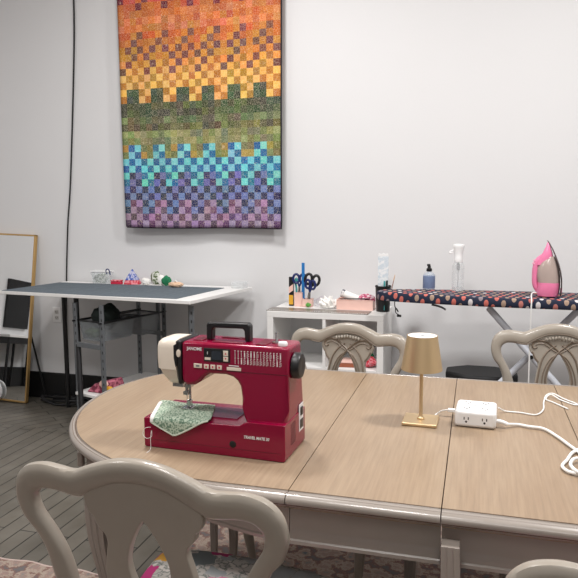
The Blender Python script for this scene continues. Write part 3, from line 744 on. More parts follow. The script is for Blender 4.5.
# black stool behind the ironing board legs
st = empty('stool', (.05, 3.84, 0), 0, 'black flat-topped stool under the ironing board, its seat just above the table edge', 'stool')
b = B(); pts = [(.215*math.cos(a), .15*math.sin(a)) for a in [2*PI*(i+.5)/8 for i in range(8)]]
prism(b, pts, .430, .478); mk('seat_pad', b, mat('black_vinyl', (30,31,33), .6), st, bevel=.012, seg=3)
for i in range(4):
    a = PI/4+i*PI/2; b = B(); tube(b, [(.11*math.cos(a),.08*math.sin(a),.4295),(.15*math.cos(a),.115*math.sin(a),0)], .011, 10); mk('leg', b, 'black', st)

# ---------------------------------------------------------------- rugs
def rug(name, x0, x1, y0, y1, m, lab, seed):
    b = B(); rnd = random.Random(seed); N = 60
    o = empty(name, ((x0+x1)/2,(y0+y1)/2,0), 0, lab, 'rug'); cx, cy = (x0+x1)/2, (y0+y1)/2
    ed = []
    for i in range(N): ed.append((x0+(x1-x0)*i/N, y0))
    for i in range(N): ed.append((x1, y0+(y1-y0)*i/N))
    for i in range(N): ed.append((x1-(x1-x0)*i/N, y1))
    for i in range(N): ed.append((x0, y1-(y1-y0)*i/N))
    ed = [(x-cx+.006*math.sin(i*.7+seed), y-cy+.006*math.sin(i*.9)) for i, (x, y) in enumerate(ed)]
    prism(b, ed, .0006, .009); mk('pile', b, m, o)
    b = B(); E2 = [(x,y,.006) for x, y in ed]; tube(b, E2+[E2[0]], .0052, 6); mk('bound_edge', b, mat('rug_edge_'+str(seed), (196,176,168), .9), o)
rug('area_rug', -3.1, -1.24, .1, 2.07, 'rug1', 'blue and rose distressed rug at the lower left, its edge on the bare grey planks', 1)
rug('area_rug', -1.19, 1.9, .2, 3.3, 'rug2', 'rose distressed rug under the dining table', 2)

# ---------------------------------------------------------------- dining table
dt = empty('dining_table', (-.2, 1.9, 0), 0, 'large oval extending dining table with pale wood top and greige painted rim', 'table')
OX, OY = .2, -1.9
NE, FE = 1.380, 2.505
S1, S2, S3 = -.4005, -.0555, .2895
left = [(-.401,NE),(-.50,NE),(-.611,NE),(-.74,1.392),(-.874,1.432),(-.975,1.486),(-1.063,1.553),(-1.126,1.624),(-1.181,1.71),(-1.222,1.807),(-1.248,1.92),(-1.254,2.04),(-1.232,2.165),(-1.178,2.285),(-1.08,2.385),(-.94,2.455),(-.77,2.495),(-.6,FE),(-.401,FE)]
left = [tuple(p)[:2] for p in smoothpath([(x,y,0) for x, y in left], 4)]
def mir(pts): return [(S3+S1-x, y) for x, y in pts][::-1]
PROF = [(0,.7585),(.003,.7552),(.0065,.7552),(.0095,.7598),(.0165,.7592),(.018,.7572),(.0195,.7588),(.026,.7565),(.0315,.7515),(.0335,.746),(.0320,.7405),(.0275,.7375),(.0225,.7365),(.0215,.732),(.016,.728),(.006,.7225),(0,.718),(-.02,.718)]
APR = [(-.006,.7175),(-.006,.668),(-.0045,.660),(-.001,.648),(-.001,.642),(.003,.639),(.003,.631),(-.004,.628),(-.03,.628),(-.03,.7175)]
def sweep(path, prof, close=True):
    b = B(); P = [Vector((x+OX, y+OY, 0)) for x, y in path]; R = []
    for i, p in enumerate(P):
        t = (P[min(i+1,len(P)-1)]-P[max(i-1,0)]).normalized(); nrm = Vector((-t.y, t.x, 0))
        wx = p.x-OX; e = max(0, (S1-wx)-.12, (wx-S3)-.12); k = 1-.30*min(1, e/.4) if prof is not APR else 1
        R.append([b.verts.new(p+nrm*o*k+Vector((0,0,z))) for o, z in prof])
    m = len(prof)
    for a, c in zip(R, R[1:]):
        for k in range(m if close else m-1): b.faces.new((a[k],a[(k+1)%m],c[(k+1)%m],c[k]))
    if close: b.faces.new(R[0]); b.faces.new(R[-1][::-1])
    return b
def section(name, path_list, poly, apron_path=None):
    g = .0008
    b = B(); prism(b, [(x+OX,y+OY) for x, y in poly], .7165, .7603); s = mk(name, b, 'wood', dt, smooth=False)
    for path in path_list:
        mk('rim_moulding', sweep(path, PROF), 'table_paint', dt)
        # dark antique glaze line in the groove
        mk('glaze_line', sweep(path, [(.0031,.7555),(.0065,.7555),(.0065,.7548),(.0031,.7548)]), 'glaze', dt)
        mk('glaze_line', sweep(path, [(.0218,.7364),(.0270,.7376),(.0262,.7352),(.0222,.7330)]), 'glaze', dt)
        mk('glaze_line', sweep(path, [(.0171,.7580),(.0189,.7580),(.0189,.7568),(.0171,.7568)]), 'glaze', dt)
        mk('apron', sweep(apron_path or path, APR), 'table_paint', dt)
def fixend(p, a, bnd):  # trim path so its ends stop short of the seams
    return [(min(max(x, a), bnd), y) for x, y in p]
G = .0012
lp = [(min(x, S1-G), y) for x, y in left][::-1]           # from far seam round to near seam, outward normal left
ap = [(-.401,NE),(-.47,1.388),(-.56,1.410),(-.70,1.455),(-.86,1.52),(-.99,1.62),(-1.05,1.74),(-1.07,1.94),(-1.05,2.10),(-.98,2.24),(-.86,2.34),(-.70,2.43),(-.5,2.48),(-.401,FE)]
ap = [(min(p.x, S1-G), p.y) for p in smoothpath([(x,y,0) for x, y in ap], 4)][::-1]
section('tabletop_end', [lp[::-1]], lp, ap[::-1])
for a, c in ((S1+G, S2-G), (S2+G, S3-G)):
    section('tabletop_leaf', [[(a,FE),(c,FE)][::-1][::-1], [(c,NE),(a,NE)]], [(a,NE),(c,NE),(c,FE),(a,FE)])
rp = [(max(x, S3+G), y) for x, y in mir(left)]
section('tabletop_end', [rp], rp, [(S3+S1-x, y) for x, y in ap])
def cabriole(x, y, ox, oy, name='leg', plain=False, z1=.70, w=.036):
    b = B(); S = [(z1,0,1.0),(.62,.004,1.05),(.54,.010,1.0),(.44,.008,.85),(.30,-.006,.66),(.16,-.012,.52),(.06,-.002,.48),(.02,.012,.62),(.0095,.014,.60)]
    if plain: S = [(z1,0,.72),(.4,0,.66),(.0095,0,.5)]
    P = smoothpath([(s[1]*ox, s[1]*oy, s[0]) for s in S], 4); rr = smoothpath([(s[2],0,0) for s in S], 4)
    R = []
    for p, r in zip(P, rr):
        h = w*r.x; ring = []
        # square section with two flutes on each face
        prof = [(-1,-1),(-.5,-1),(-.35,-.88),(-.2,-1),(.2,-1),(.35,-.88),(.5,-1),(1,-1)]
        sec = []
        for q in range(4):
            c, s_ = math.cos(q*PI/2), math.sin(q*PI/2)
            for u, v in prof[:-1]: sec.append((u*c-v*s_, u*s_+v*c))
        for u, v in sec: ring.append(b.verts.new((x+OX+p.x+u*h, y+OY+p.y+v*h, p.z)))
        R.append(ring)
    m = len(R[0])
    for a, c in zip(R, R[1:]):
        for k in range(m): b.faces.new((a[k],a[(k+1)%m],c[(k+1)%m],c[k]))
    b.faces.new(R[0]); b.faces.new(R[-1][::-1])
    o = mk(name, b, 'table_paint', dt, bevel=.002)
    return o
cabriole(-1.03,1.60,-1,-1, z1=.7158, w=.030); cabriole(-.865,2.20,-1,1, z1=.7158, w=.026)
cabriole(.93,1.60,1,-1, z1=.7158); cabriole(.93,2.22,1,1, z1=.7158)
cabriole(-.955,2.24,0,0, plain=True, z1=.7158, w=.022); cabriole(.6,1.93,0,0, plain=True, z1=.7158)
l = cabriole(-.034,1.346,.6,-1, z1=.700, w=.019)
cabriole(-.20,2.30,0,0, plain=True, z1=.7158, w=.038)
# small block under the rim at the near left leg
b = B(); box(b, -1.098+OX, -1.080+OX, 1.575+OY, 1.592+OY, .665, .71); mk('corner_block', b, 'table_paint', dt, bevel=.004)

# ---------------------------------------------------------------- chairs
outer = [(.200,.46),(.203,.55),(.207,.63),(.217,.70),(.223,.745),(.237,.780),(.258,.812),(.269,.846),(.269,.873),(.260,.903),(.236,.926),(.200,.935),(.165,.932),(.135,.930),(.10,.940),(.055,.956),(.02,.962),(0,.963)]
inner = [(.163,.46),(.165,.55),(.165,.63),(.172,.70),(.183,.745),(.203,.788),(.222,.826),(.228,.850),(.224,.869),(.208,.881),(.187,.883),(.165,.880),(.14,.876),(.122,.878),(.096,.889),(.055,.909),(.02,.916),(0,.917)]
def by(z): return -.205-(z-.46)*.19
def make_chair(label):
    root = empty('dining_chair', (0,0,0), 0, label, 'chair')
    dn = lambda x, z: z-.005 if z > .8 and x > .12 else z
    O = smoothpath([(x,dn(x,z),0) for x, z in outer], 4); I = smoothpath([(x,dn(x,z),0) for x, z in inner], 4)
    O = [(-p.x,p.y) for p in O]+[(p.x,p.y) for p in O[-2::-1]]; I = [(-p.x,p.y) for p in I]+[(p.x,p.y) for p in I[-2::-1]]
    b = B(); R = []; sg = 16
    for (ox, oz), (ix, iz) in zip(O, I):
        cx, cz = (ox+ix)/2, (oz+iz)/2; dx, dz = (ox-ix)/2, (oz-iz)/2; ring = []
        hd = .0165
        for k in range(sg):
            a = 2*PI*k/sg; ca, sa = math.cos(a), math.sin(a)
            ca = math.copysign(abs(ca)**.75, ca); sa = math.copysign(abs(sa)**.75, sa)
            z = cz+dz*ca; ring.append(b.verts.new((cx+dx*ca, by(z)+hd*sa, z)))
        R.append(ring)
    for p, q in zip(R, R[1:]):
        for k in range(sg): b.faces.new((p[k],p[(k+1)%sg],q[(k+1)%sg],q[k]))
    b.faces.new(R[0]); b.faces.new(R[-1][::-1]); mk('back_frame', b, 'cream_wood', root)
    # splat with pointed oval opening (curve filled with its hole, then sheared to the rake)
    so = [(0,.925),(.06,.925),(.112,.905),(.114,.885),(.115,.864),(.108,.845),(.100,.837),(.096,.822),(.082,.804),(.078,.785),(.084,.757),(.090,.72),(.087,.68),(.072,.635),(.052,.595),(.047,.555),(.060,.50),(.068,.462)]
    pts = [(-x,z) for x, z in so[::-1]]+[(x,z) for x, z in so[1:]]
    ho = [(0,.846),(.012,.832),(.029,.802),(.041,.772),(.046,.745),(.042,.715),(.031,.685),(.015,.662),(0,.655)]
    hp = ho+[(-x,z) for x, z in ho[-2:0:-1]]
    cu = bpy.data.curves.new('splat', 'CURVE'); cu.dimensions = '2D'; cu.fill_mode = 'BOTH'; cu.extrude = .007; cu.bevel_depth = .003; cu.bevel_resolution = 2
    for pl in ([tuple(p)[:2] for p in smoothpath([(x,z,0) for x, z in pts], 3, True)], [tuple(p)[:2] for p in smoothpath([(x,z,0) for x, z in hp], 3, True)]):
        s = cu.splines.new('POLY'); s.points.add(len(pl)-1); s.use_cyclic_u = True
        for i, (x, z) in enumerate(pl): s.points[i].co = (x, z, 0, 1)
    co = bpy.data.objects.new('splat', cu); C.objects.link(co); bpy.context.view_layer.update()
    me = bpy.data.meshes.new_from_object(co.evaluated_get(bpy.context.evaluated_depsgraph_get())); bpy.data.objects.remove(co)
    for v in me.vertices:
        x, z, y = v.co; v.co = (x, by(z)+y, z)
    sp = bpy.data.objects.new('splat', me); C.objects.link(sp); me.materials.clear(); me.materials.append(W['cream_wood']); sp.parent = root
    # carved ridges on the front of the splat
    b = B(); bd = B()
    def ridge(P2, r=.0036, y=.0105):
        for s in (-1, 1):
            Q = [(s*x, by(z)+y, z) for x, z, _ in [tuple(p) for p in smoothpath([(x,z,0) for x, z in P2], 5)]]
            tube(b, Q, r, 6); tube(bd, [(q[0], q[1]-.0012, q[2]) for q in Q], r*1.55, 6, flat=.8)
    ridge([(-.086,.868),(-.094,.862),(-.102,.867),(-.103,.878),(-.092,.889),(-.07,.893),(-.045,.886),(-.02,.868),(.0,.850),(.024,.820),(.042,.785),(.051,.742),(.048,.71),(.036,.68),(.012,.652)])
    ridge([(-.092,.876),(-.07,.882),(-.048,.875),(-.025,.858),(-.002,.836+.01),(.03,.826),(.052,.79),(.0645,.745),(.0635,.70),(.052,.655),(.025,.616)], .0028)
    ridge([(.012,.878),(.04,.856),(.062,.825),(.073,.79),(.079,.757),(.084,.72),(.080,.68),(.066,.637),(.045,.60),(.040,.56)], .0032)
    ridge([(.104,.848),(.100,.842),(.094,.828),(.080,.808)], .003)
    mk('carving', b, 'cream_wood', root); T(mk('carving_glaze', bd, 'cream_wood_dark', root), 'brown glaze lines in the carving')
    b = B()
    for k in range(-4, 5):
        x = k*.0125; z = .908-abs(k)*.0020
        r = bmesh.ops.create_icosphere(b, subdivisions=1, radius=.0078)
        for v in r['verts']: v.co = Vector((v.co.x*.8+x, v.co.y*.8+by(z)+.018, v.co.z*1.2+z))
    mk('leaf_ornament', b, 'cream_wood', root)
    b = B(); P2 = [(p[0], by(p[1]+.006)+.0165, p[1]+.006) for p in I if abs(p[0]) < .17 and p[1] > .85]
    tube(b, P2, .0022, 6); mk('bead', b, 'cream_wood_dark', root)
    # seat frame and cushion
    seat = [(-.195,-.215),(.195,-.215),(.215,-.10),(.235,.05),(.25,.17),(.245,.235),(.20,.258),(.10,.272),(0,.276),(-.10,.272),(-.20,.258),(-.245,.235),(-.25,.17),(-.235,.05),(-.215,-.10)]
    sm = [tuple(p)[:2] for p in smoothpath([(x,y,0) for x, y in seat], 4, True)]
    b = B(); prism(b, sm, .395, .448); mk('seat_frame', b, 'cream_wood', root, bevel=.006)
    b = B(); R = []
    for k, z in ((.985,.4485),(1.0,.458),(.985,.470),(.94,.480),(.82,.488),(.5,.493),(.15,.494)):
        R.append([b.verts.new((x*k, .03+(y-.03)*k, z)) for x, y in sm])
    m = len(sm)
    for p, q in zip(R, R[1:]):
        for k in range(m): b.faces.new((p[k],p[(k+1)%m],q[(k+1)%m],q[k]))
    b.faces.new(R[0][::-1]); b.faces.new(R[-1])
    # keep the cushion clear of the back uprights
    for v in b.verts:
        if v.co.y < -.186: v.co.y = -.186
    mk('seat_cushion', b, 'floral', root)
    for s in (-1, 1):
        b = B(); P = smoothpath([(s*.182,by(.46),.46),(s*.178,-.20,.40),(s*.168,-.200,.25),(s*.152,-.215,.10),(s*.147,-.225,0)], 4); n = len(P)
        tube(b, P, [.020-.006*i/n for i in range(n)], 12); mk('leg', b, 'cream_wood', root)
        b = B(); P = smoothpath([(s*.215,.225,.40),(s*.228,.245,.34),(s*.222,.240,.24),(s*.212,.225,.12),(s*.215,.235,.03),(s*.218,.245,.0)], 5); n = len(P)
        rr = smoothpath([(.028,0,0),(.027,0,0),(.020,0,0),(.015,0,0),(.017,0,0),(.019,0,0)], 5)
        tube(b, P, [max(.01, r.x) for r in rr], 12); mk('leg', b, 'cream_wood', root)
    return root
ch = make_chair('greige carved-back chair in the foreground with a floral seat, seen from behind at the left')
ch['group'] = 'carved-back chairs around the dining table'
ch.location = (-.561, 1.268, .011); ch.rotation_euler = (0,.018,-.03)
for loc, rz, lab in (((.315,1.17,.009), 0, 'greige chair at the bottom right corner, only its curved crest in view'),
                     ((-.532,2.335,.009), PI-.12, 'greige carved-back chair on the far side, in front of the white cube shelf'),
                     ((.328,2.455,.009), PI, 'greige carved-back chair on the far side, in front of the ironing board legs')):
    c = copy_tree(ch); c.location = loc; c.rotation_euler = (0,0,rz); c['label'] = lab; c.scale = (.955,1,.965 if loc[0] < 0 else .977) if rz else (1,1,1); c['group'] = ch['group']

# ---------------------------------------------------------------- sewing machine
TZ = .7606
sm = empty('sewing_machine', (-.855, 1.545, TZ), math.radians(-2.1), 'raspberry red portable sewing machine with a cream head and black handle on the dining table', 'sewing machine')
b = B(); prismXZ(b, [(-.005,.004),(-.001,0),(.398,0),(.402,.004),(.402,.098),(.300,.098),(.288,.092),(.276,.085),(-.005,.082)], 0, .178); mk('base', b, 'magenta', sm, bevel=.013, seg=5)
b = B(); box(b, .012,.39,-.0004,.1784,.022,.023); mk('seam_line', b, mat('dark_seam', (96,4,34), .4), sm)
b = B(); box(b, .12,.25,.05,.14,.0845,.086); T(mk('needle_plate', b, mat('smoky_plate', (120,60,80), .2, .3), sm, bevel=.001), 'smoky clear bobbin cover')
b = B(); box(b, .04,.118,.045,.14,.0845,.0865); mk('steel_plate', b, 'metal', sm, bevel=.001)
arm = [(.400,.091),(.4005,.11),(.4005,.125),(.401,.20),(.401,.292),(.097,.292),(.095,.20),(.096,.180),(.110,.171),(.132,.173),(.150,.184),(.162,.198),(.178,.208),(.225,.209),(.245,.204),(.258,.194),(.266,.180),(.270,.150),(.272,.125),(.280,.104),(.290,.091)]
b = B(); prismXZ(b, arm, .034, .146)
for v in b.verts:
    if v.co.y > .1: v.co.y += .030*max(0, min(1, (.25-v.co.z)/.16))
    elif v.co.x > .2 and v.co.z < .13: v.co.y -= .024*((.13-v.co.z)/.04)**1.5
mk('arm_and_column', b, 'magenta', sm, bevel=.010, seg=4)
b = B(); box(b, .17,.4005,.0334,.0345,.2195,.2208); mk('panel_line', b, mat('dark_line', (84,6,30), .5), sm)
# cream head
b = B(); R = []
hp = [(.166,0.054,.062,.128),(.172,0.044,.050,.136),(.190,0.030,.040,.144),(.212,0.019,.034,.147),(.2125,0.015,.032,.149),(.240,0.013,.032,.149),(.270,0.014,.032,.148),(.284,0.017,.035,.144),(.292,0.026,.042,.136),(.295,0.049,.06,.12)]
for z, xl, y0, y1 in hp:
    ring = []; xr = .080; cy = (y0+y1)/2; hy = (y1-y0)/2
    for k in range(25):
        a = PI/2+PI*k/24
        ca, sa = math.cos(a), math.sin(a)
        ring.append(b.verts.new((xr+(xr-xl)*-abs(ca)**.42, cy+hy*math.copysign(abs(sa)**.42, sa), z)))
    R.append(ring)
for p, q in zip(R, R[1:]):
    for k in range(25): b.faces.new((p[k],p[(k+1)%25],q[(k+1)%25],q[k]))
b.faces.new(R[0]); b.faces.new(R[-1][::-1]); T(mk('head_cover', b, 'cream', sm, sub=0), 'cream plastic head cover')
b = B(); box(b, .079,.0962,.0325,.148,.172,.294)
for v in b.verts:
    if v.co.z < .2 and v.co.x < .085: v.co.x += .006
T(mk('head_stripe', b, 'black', sm, bevel=.008, seg=3), 'black stripe between head and body')
b = B(); prismXZ(b, [(.074,.280),(.084,.286),(.084,.25),(.084,.225),(.079,.22),(.074,.245)], .0312, .0335); mk('stripe_notch', b, 'black', sm, bevel=.001)
b = B(); lathe(b, [(.003,.029),(.0062,.030),(.0062,.034)], .0895, .258, 16, 'y'); 
for v in b.verts: v.co.z = .256+(v.co.z-.256)*1.7
T(mk('thread_guide', b, 'cream', sm), 'cream oval thread guide')
# handle
b = B(); prismXZ(b, [(.152,.2925),(.152,.333),(.157,.340),(.273,.342),(.279,.335),(.279,.2925),(.265,.2925),(.263,.322),(.258,.327),(.174,.326),(.169,.321),(.168,.2925)], .076, .102); T(mk('carry_handle', b, 'black', sm, bevel=.003), 'black carrying handle')
# hand wheel on the right
b = B(); lathe(b, [(.030,.4012),(.0345,.404),(.0345,.418),(.031,.424),(.022,.426),(.010,.424)], .078, .238, 36, 'x'); T(mk('hand_wheel', b, 'black', sm), 'black hand wheel')
# top details
b = B(); lathe(b, [(.012,.2922),(.012,.296),(.004,.297),(.003,.318),(.005,.319),(.005,.321)], .352, .085, 16); mk('bobbin_winder', b, 'metal', sm)
b = B(); lathe(b, [(.012,.2922),(.013,.298),(.011,.302)], .378, .06, 20); T(mk('bobbin_stop', b, 'white', sm), 'white bobbin stop')
b = B(); box(b, .12,.15,.06,.12,.2915,.2945); box(b, .182,.27,.05,.066,.2915,.2945); box(b, .182,.27,.112,.126,.2915,.2945); box(b, .305,.335,.05,.12,.2915,.2945)
mk('top_channels', b, mat('deep_raspberry', (100,4,34), .3), sm, bevel=.001)
# front display and keys
FY = .0338
b = B(); box(b, .164,.240,FY-.0016,FY,.243,.279); dpl = T(mk('display_panel', b, 'black', sm, bevel=.001), 'black display panel')
b = B(); box(b, .187,.216,FY-.0022,FY-.0015,.249,.272); T(mk('screen', b, mat('lcd', (46,52,60), .2), sm), 'grey LCD screen')
b = B(); box(b, .167,.184,FY-.0022,FY-.0015,.247,.254); mk('mode_key', b, 'cream', sm)
text('panel_mark', '1', .012, 'white', sm, (.172, FY-.0018, .262), (PI/2,0,0))
b = B(); box(b, .221,.235,FY-.003,FY-.0015,.246,.259); box(b, .221,.235,FY-.003,FY-.0015,.261,.275); ar = mk('arrow_keys', b, 'cream', sm, bevel=.001)
b = B(); prismXZ(b, [(.2255,.256),(.2305,.256),(.228,.251)], FY-.0036, FY-.0029); prismXZ(b, [(.2255,.265),(.2305,.265),(.228,.270)], FY-.0036, FY-.0029); mk('arrow_symbols', b, 'red', ar)
b = B(); box(b, .134,.158,FY-.0026,FY,.223,.235); kk = mk('key', b, 'cream', sm, bevel=.001)
b = B(); box(b, .141,.151,FY-.0032,FY-.0025,.227,.231); mk('key_symbol', b, 'grey_metal', kk)
for x in (.171,.190,.209):
    b = B(); box(b, x-.007,x+.007,FY-.0026,FY,.2225,.2345); kk = mk('key', b, 'cream', sm, bevel=.001)
    b = B(); box(b, x-.002,x+.002,FY-.0032,FY-.0025,.226,.231); mk('key_symbol', b, 'red', kk)
b = B(); box(b, .230,.271,FY-.0022,FY,.2225,.2315); mk('speed_slider', b, 'cream', sm, bevel=.001)
b = B(); box(b, .236,.264,FY-.0008,FY,.2345,.2365); mk('speed_marks', b, 'white', sm)
# stitch chart printed on the front
b = B(); rnd = random.Random(2)
for r_, zz in enumerate((.2665, .2475)):
    for i in range(15):
        x = .254+i*.0090; t = rnd.choice([0,1,2,3])
        box(b, x-.0017, x+.0017, FY-.0007, FY-.0001, zz+.0085, zz+.0105)
        z = zz-.006; k = 0
        while z < zz+.006:
            w = .0007 if t == 0 else .0014
            dx = (.0016 if k % 2 else -.0016) if t in (1,3) else 0
            box(b, x+dx-w, x+dx+w, FY-.0007, FY-.0001, z, z+(.0016 if t != 2 else .0024)); z += .0026; k += 1
mk('stitch_chart', b, 'white', sm)
text('brand_lettering', 'JANOME', .0118, 'white', sm, (.114, FY-.0003, .2705), (PI/2,0,0), bold=True, sx=.98)
text('model_lettering', 'TRAVEL MATE 30', .0108, 'white', sm, (.289, -.0006, .054), (PI/2,0,0), bold=True, sx=.86, shear=.2)
b = B(); lathe(b, [(.008,-.0008),(.0095,.0),(.0095,.002)], .258, .034, 20, 'y'); T(mk('knee_socket', b, 'blackpaint', sm), 'round black socket on the base front')
# right side: power panel, vents
b = B(); box(b, .4015,.4034,.120,.158,.042,.118); pp = T(mk('power_panel', b, 'white', sm, bevel=.001), 'white power inlet panel')
b = B(); box(b, .4034,.4062,.129,.147,.086,.109); T(mk('power_switch', b, 'black', pp, bevel=.001), 'black switch')
b = B(); box(b, .4034,.4050,.126,.151,.050,.075); mk('power_inlet', b, 'black', pp, bevel=.001)
b = B()
for i in range(8): box(b, .4018,.4026,.05,.088,.030+i*.0075,.033+i*.0075)
mk('vent_slots', b, mat('vent_dark', (70,4,24), .5), sm)
# needle assembly
b = B(); tube(b, [(.083,.088,.182),(.083,.088,.130)], .0045, 10); tube(b, [(.092,.09,.18),(.092,.09,.115)], .0035, 10); box(b, .072,.100,.078,.098,.152,.162); box(b, .076,.091,.078,.094,.130,.140); tube(b, [(.062,.060,.166),(.090,.060,.168)], .004, 8); box(b, .058,.090,.052,.068,.160,.170)
mk('needle_bar', b, 'metal', sm, bevel=.0008)
b = B(); tube(b, [(.083,.088,.1295),(.083,.088,.088)], .0011, 8); mk('needle', b, 'metal', sm)
b = B(); box(b, .072,.102,.072,.104,.0915,.0945); box(b, .087,.096,.082,.097,.095,.1145); mk('presser_foot', b, 'metal', sm, bevel=.001)

# sage fabric draped over the bed
fx = empty('fabric_piece', (-.855, 1.545, TZ), math.radians(-2.1), 'piece of sage green print fabric under the sewing machine needle', 'fabric')
def fab(u, v):
    # u across, v from the back (0) over the front edge (1) to the hanging tip
    xl = -.026+.048*min(1, v*1.1); xr = .148+.040*min(1, v*1.15)
    yb = .134; x = xl+(xr-xl)*u
    hang = (.016+.034*min(1, u/.42)) if u < .42 else .050*max(0, 1-(u-.42)/.58)**.9-.006*((u-.42)/.58)
    L = yb+.004+hang; s = v*L
    zt = .0888+.0012*math.sin(9*u+5*v)
    if s < yb-.002: return (x, yb-s, zt)
    t = s-(yb-.002); a = min(t/.012, PI/2)
    y = .002-.010*math.sin(a); z = zt-.010*(1-math.cos(a))-max(0, t-.012*PI/2)
    return (x, y-.003*math.sin(u*7), z)
b = B(); NU, NV = 26, 34; g = [[b.verts.new(fab(i/NU, j/NV)) for j in range(NV+1)] for i in range(NU+1)]
for i in range(NU):
    for j in range(NV): b.faces.new((g[i][j], g[i+1][j], g[i+1][j+1], g[i][j+1]))
o = mk('cloth', b, 'sage', fx); s = o.modifiers.new('t', 'SOLIDIFY'); s.thickness = .0016; s.offset = 1
b = B(); P = [Vector(fab(.025, j/30))+Vector((0,-.001,.0022)) for j in range(4, 31)]; tube(b, P, .0055, 8, flat=.35); T(mk('raw_edge', b, 'paper', fx), 'frayed white edge of the fabric')
b = B(); P = [Vector(fab(i/20, 1)) for i in range(21)]; tube(b, P, .0028, 6); T(mk('lower_hem', b, mat('pale_underside', (196,204,190), .85), fx), 'pale folded lower edge')
b = B(); P = smoothpath([(.022,-.010,.060),(.006,-.013,.056),(.000,-.015,.040),(.012,-.017,.030),(.027,-.016,.036),(.026,-.014,.052),(.024,-.016,.030),(.026,-.020,.006),(.027,-.03,.0012),(.028,-.045,.0012)], 6); tube(b, P, .0007, 6)
mk('loose_thread', b, 'cable', fx)

# ---------------------------------------------------------------- lamp
lm = empty('table_lamp', (-.147, 1.955, TZ), -.02, 'small cordless table lamp in brushed gold on the dining table', 'lamp')
b = B(); box(b, -.052,.052,-.052,.052,0,.010); mk('base', b, 'brass', lm, bevel=.003)
b = B(); lathe(b, [(.011,.0102),(.011,.014),(.007,.018),(.0055,.022),(.0055,.165)], 0,0,20); mk('pole', b, 'brass', lm)
b = B(); R = [(.0615,.164),(.0450,.268),(.0435,.268),(.0600,.164)]
rings = [[b.verts.new((r*math.cos(2*PI*k/48), r*math.sin(2*PI*k/48), z)) for k in range(48)] for r, z in R]
for a in range(4):
    p, q = rings[a], rings[(a+1)%4]
    for k in range(48): b.faces.new((p[k],p[(k+1)%48],q[(k+1)%48],q[k]))
mk('lamp_shade', b, 'brass', lm)
b = B(); lathe(b, [(.0428,.2655),(.0428,.2675),(.010,.2682)], 0,0,40); tp = T(mk('top_disc', b, 'white', lm), 'white touch disc on top')
b = B(); lathe(b, [(.008,.2683),(.008,.2688)], 0,0,20); mk('touch_button', b, 'grey_metal', tp)
b = B(); lathe(b, [(.030,.1755),(.040,.20),(.036,.264)], 0,0,24); mk('diffuser', b, 'white', lm)

# ---------------------------------------------------------------- power strip
ps = empty('power_strip', (.015, 1.985, TZ), -.05, 'white block power strip with outlets on top and sides on the dining table', 'power strip')
b = B(); box(b, -.060,.059,-.050,.072,.001,.051); mk('housing', b, 'white', ps, bevel=.010, seg=4)
def outlet(face, cx, cy):
    b = B()
    if face == 'top':
        for dx in (-.007,.007): box(b, cx+dx-.0022,cx+dx+.0022, cy-.003,cy+.006, .0508,.0514)
        lathe(b, [(.0034,.0508),(.0034,.0514)], cx, cy-.011, 10)
    else:
        for dx in (-.006,.006): box(b, cx+dx-.0014,cx+dx+.0014, -.0505,-.0498, cy,cy+.008)
        lathe(b, [(.0032,-.0505),(.0032,-.0498)], cx, cy-.006, 10, 'y')
    mk('outlet_slots', b, 'black', ps)
for cx in (-.026,.026):
    outlet('front', cx, .024)
    for cy in (-.016, .042): outlet('top', cx, cy)
b = B(); box(b, -.012,.012,.010,.014,.0508,.0514); mk('usb_ports', b, 'grey_metal', ps)
def cable(name, pts, r, lab, parent=None, cat='cable', plug=None):
    b = B(); P = smoothpath(pts, 8); tube(b, P, r, 8); o = mk(name, b, 'cable', parent)
    if not parent: T(o, lab, cat)
    else: T(o, lab)
    return o
zc = .0065
def lw(x, y, z=zc):  # world -> strip local
    v = Matrix.Rotation(.05, 3, 'Z') @ Vector((x-.015, y-1.985, 0)); return (v.x, v.y, z)
b = B(); tube(b, smoothpath([(.052,-.02,.02),(.075,-.02,.018),(.09,-.02,.012)], 4), [.006]*9, 10); mk('strain_relief', b, 'white', ps)
cable('power_cord', [(.085,-.02,.012),lw(.135,1.985),lw(.165,1.975),lw(.205,1.965),lw(.235,1.905),lw(.262,1.83),lw(.285,1.77),lw(.315,1.74),lw(.33,1.80),lw(.30,1.83),lw(.262,1.79),lw(.24,1.73),lw(.222,1.68),lw(.235,1.645),lw(.27,1.645),lw(.30,1.69),lw(.285,1.74),lw(.255,1.72,.014),lw(.24,1.67,.014),lw(.26,1.63,.012),lw(.32,1.65,.008),lw(.42,1.68),lw(.6,1.66),lw(.8,1.5)], .0042, None, ps)
b = B(); box(b, -.086,-.0585,.020,.034,.014,.026)
usb = empty('charging_cable', (-.06, 2.03, TZ), 0, 'short thin white charging cable between the gold lamp and the power strip', 'cable')
b = B(); box(b, -.010,.015,-.008,.006,.016,.026); mk('plug', b, 'white', usb, bevel=.002)
b = B(); tube(b, smoothpath([(-.010,0,.021),(-.028,.002,.016),(-.045,.0,.004),(-.052,-.03,.003),(-.050,-.062,.003),(-.044,-.078,.004)], 6), .0022, 8); mk('wire', b, 'cable', usb)
b = B(); tube(b, smoothpath([(0.083,2.125-.02,TZ+.018),(.105,2.12,TZ+.004),(.150,2.12,TZ+.003),(.195,2.11,TZ+.003),(.222,2.17,TZ+.003),(.232,2.26,TZ+.003),(.248,2.34,TZ+.006),(.272,2.365,TZ+.006),(.300,2.32,TZ+.003),(.335,2.265,TZ+.003),(.325,2.255,TZ+.003),(.29,2.30,TZ+.003),(.262,2.335,TZ+.010),(.242,2.30,TZ+.003),(.262,2.265,TZ+.003),(.30,2.20,TZ+.003)], 8), .0024, 8)
T(mk('thin_cable', b, 'cable'), 'thin white cable looping on the table behind the power strip', 'cable')

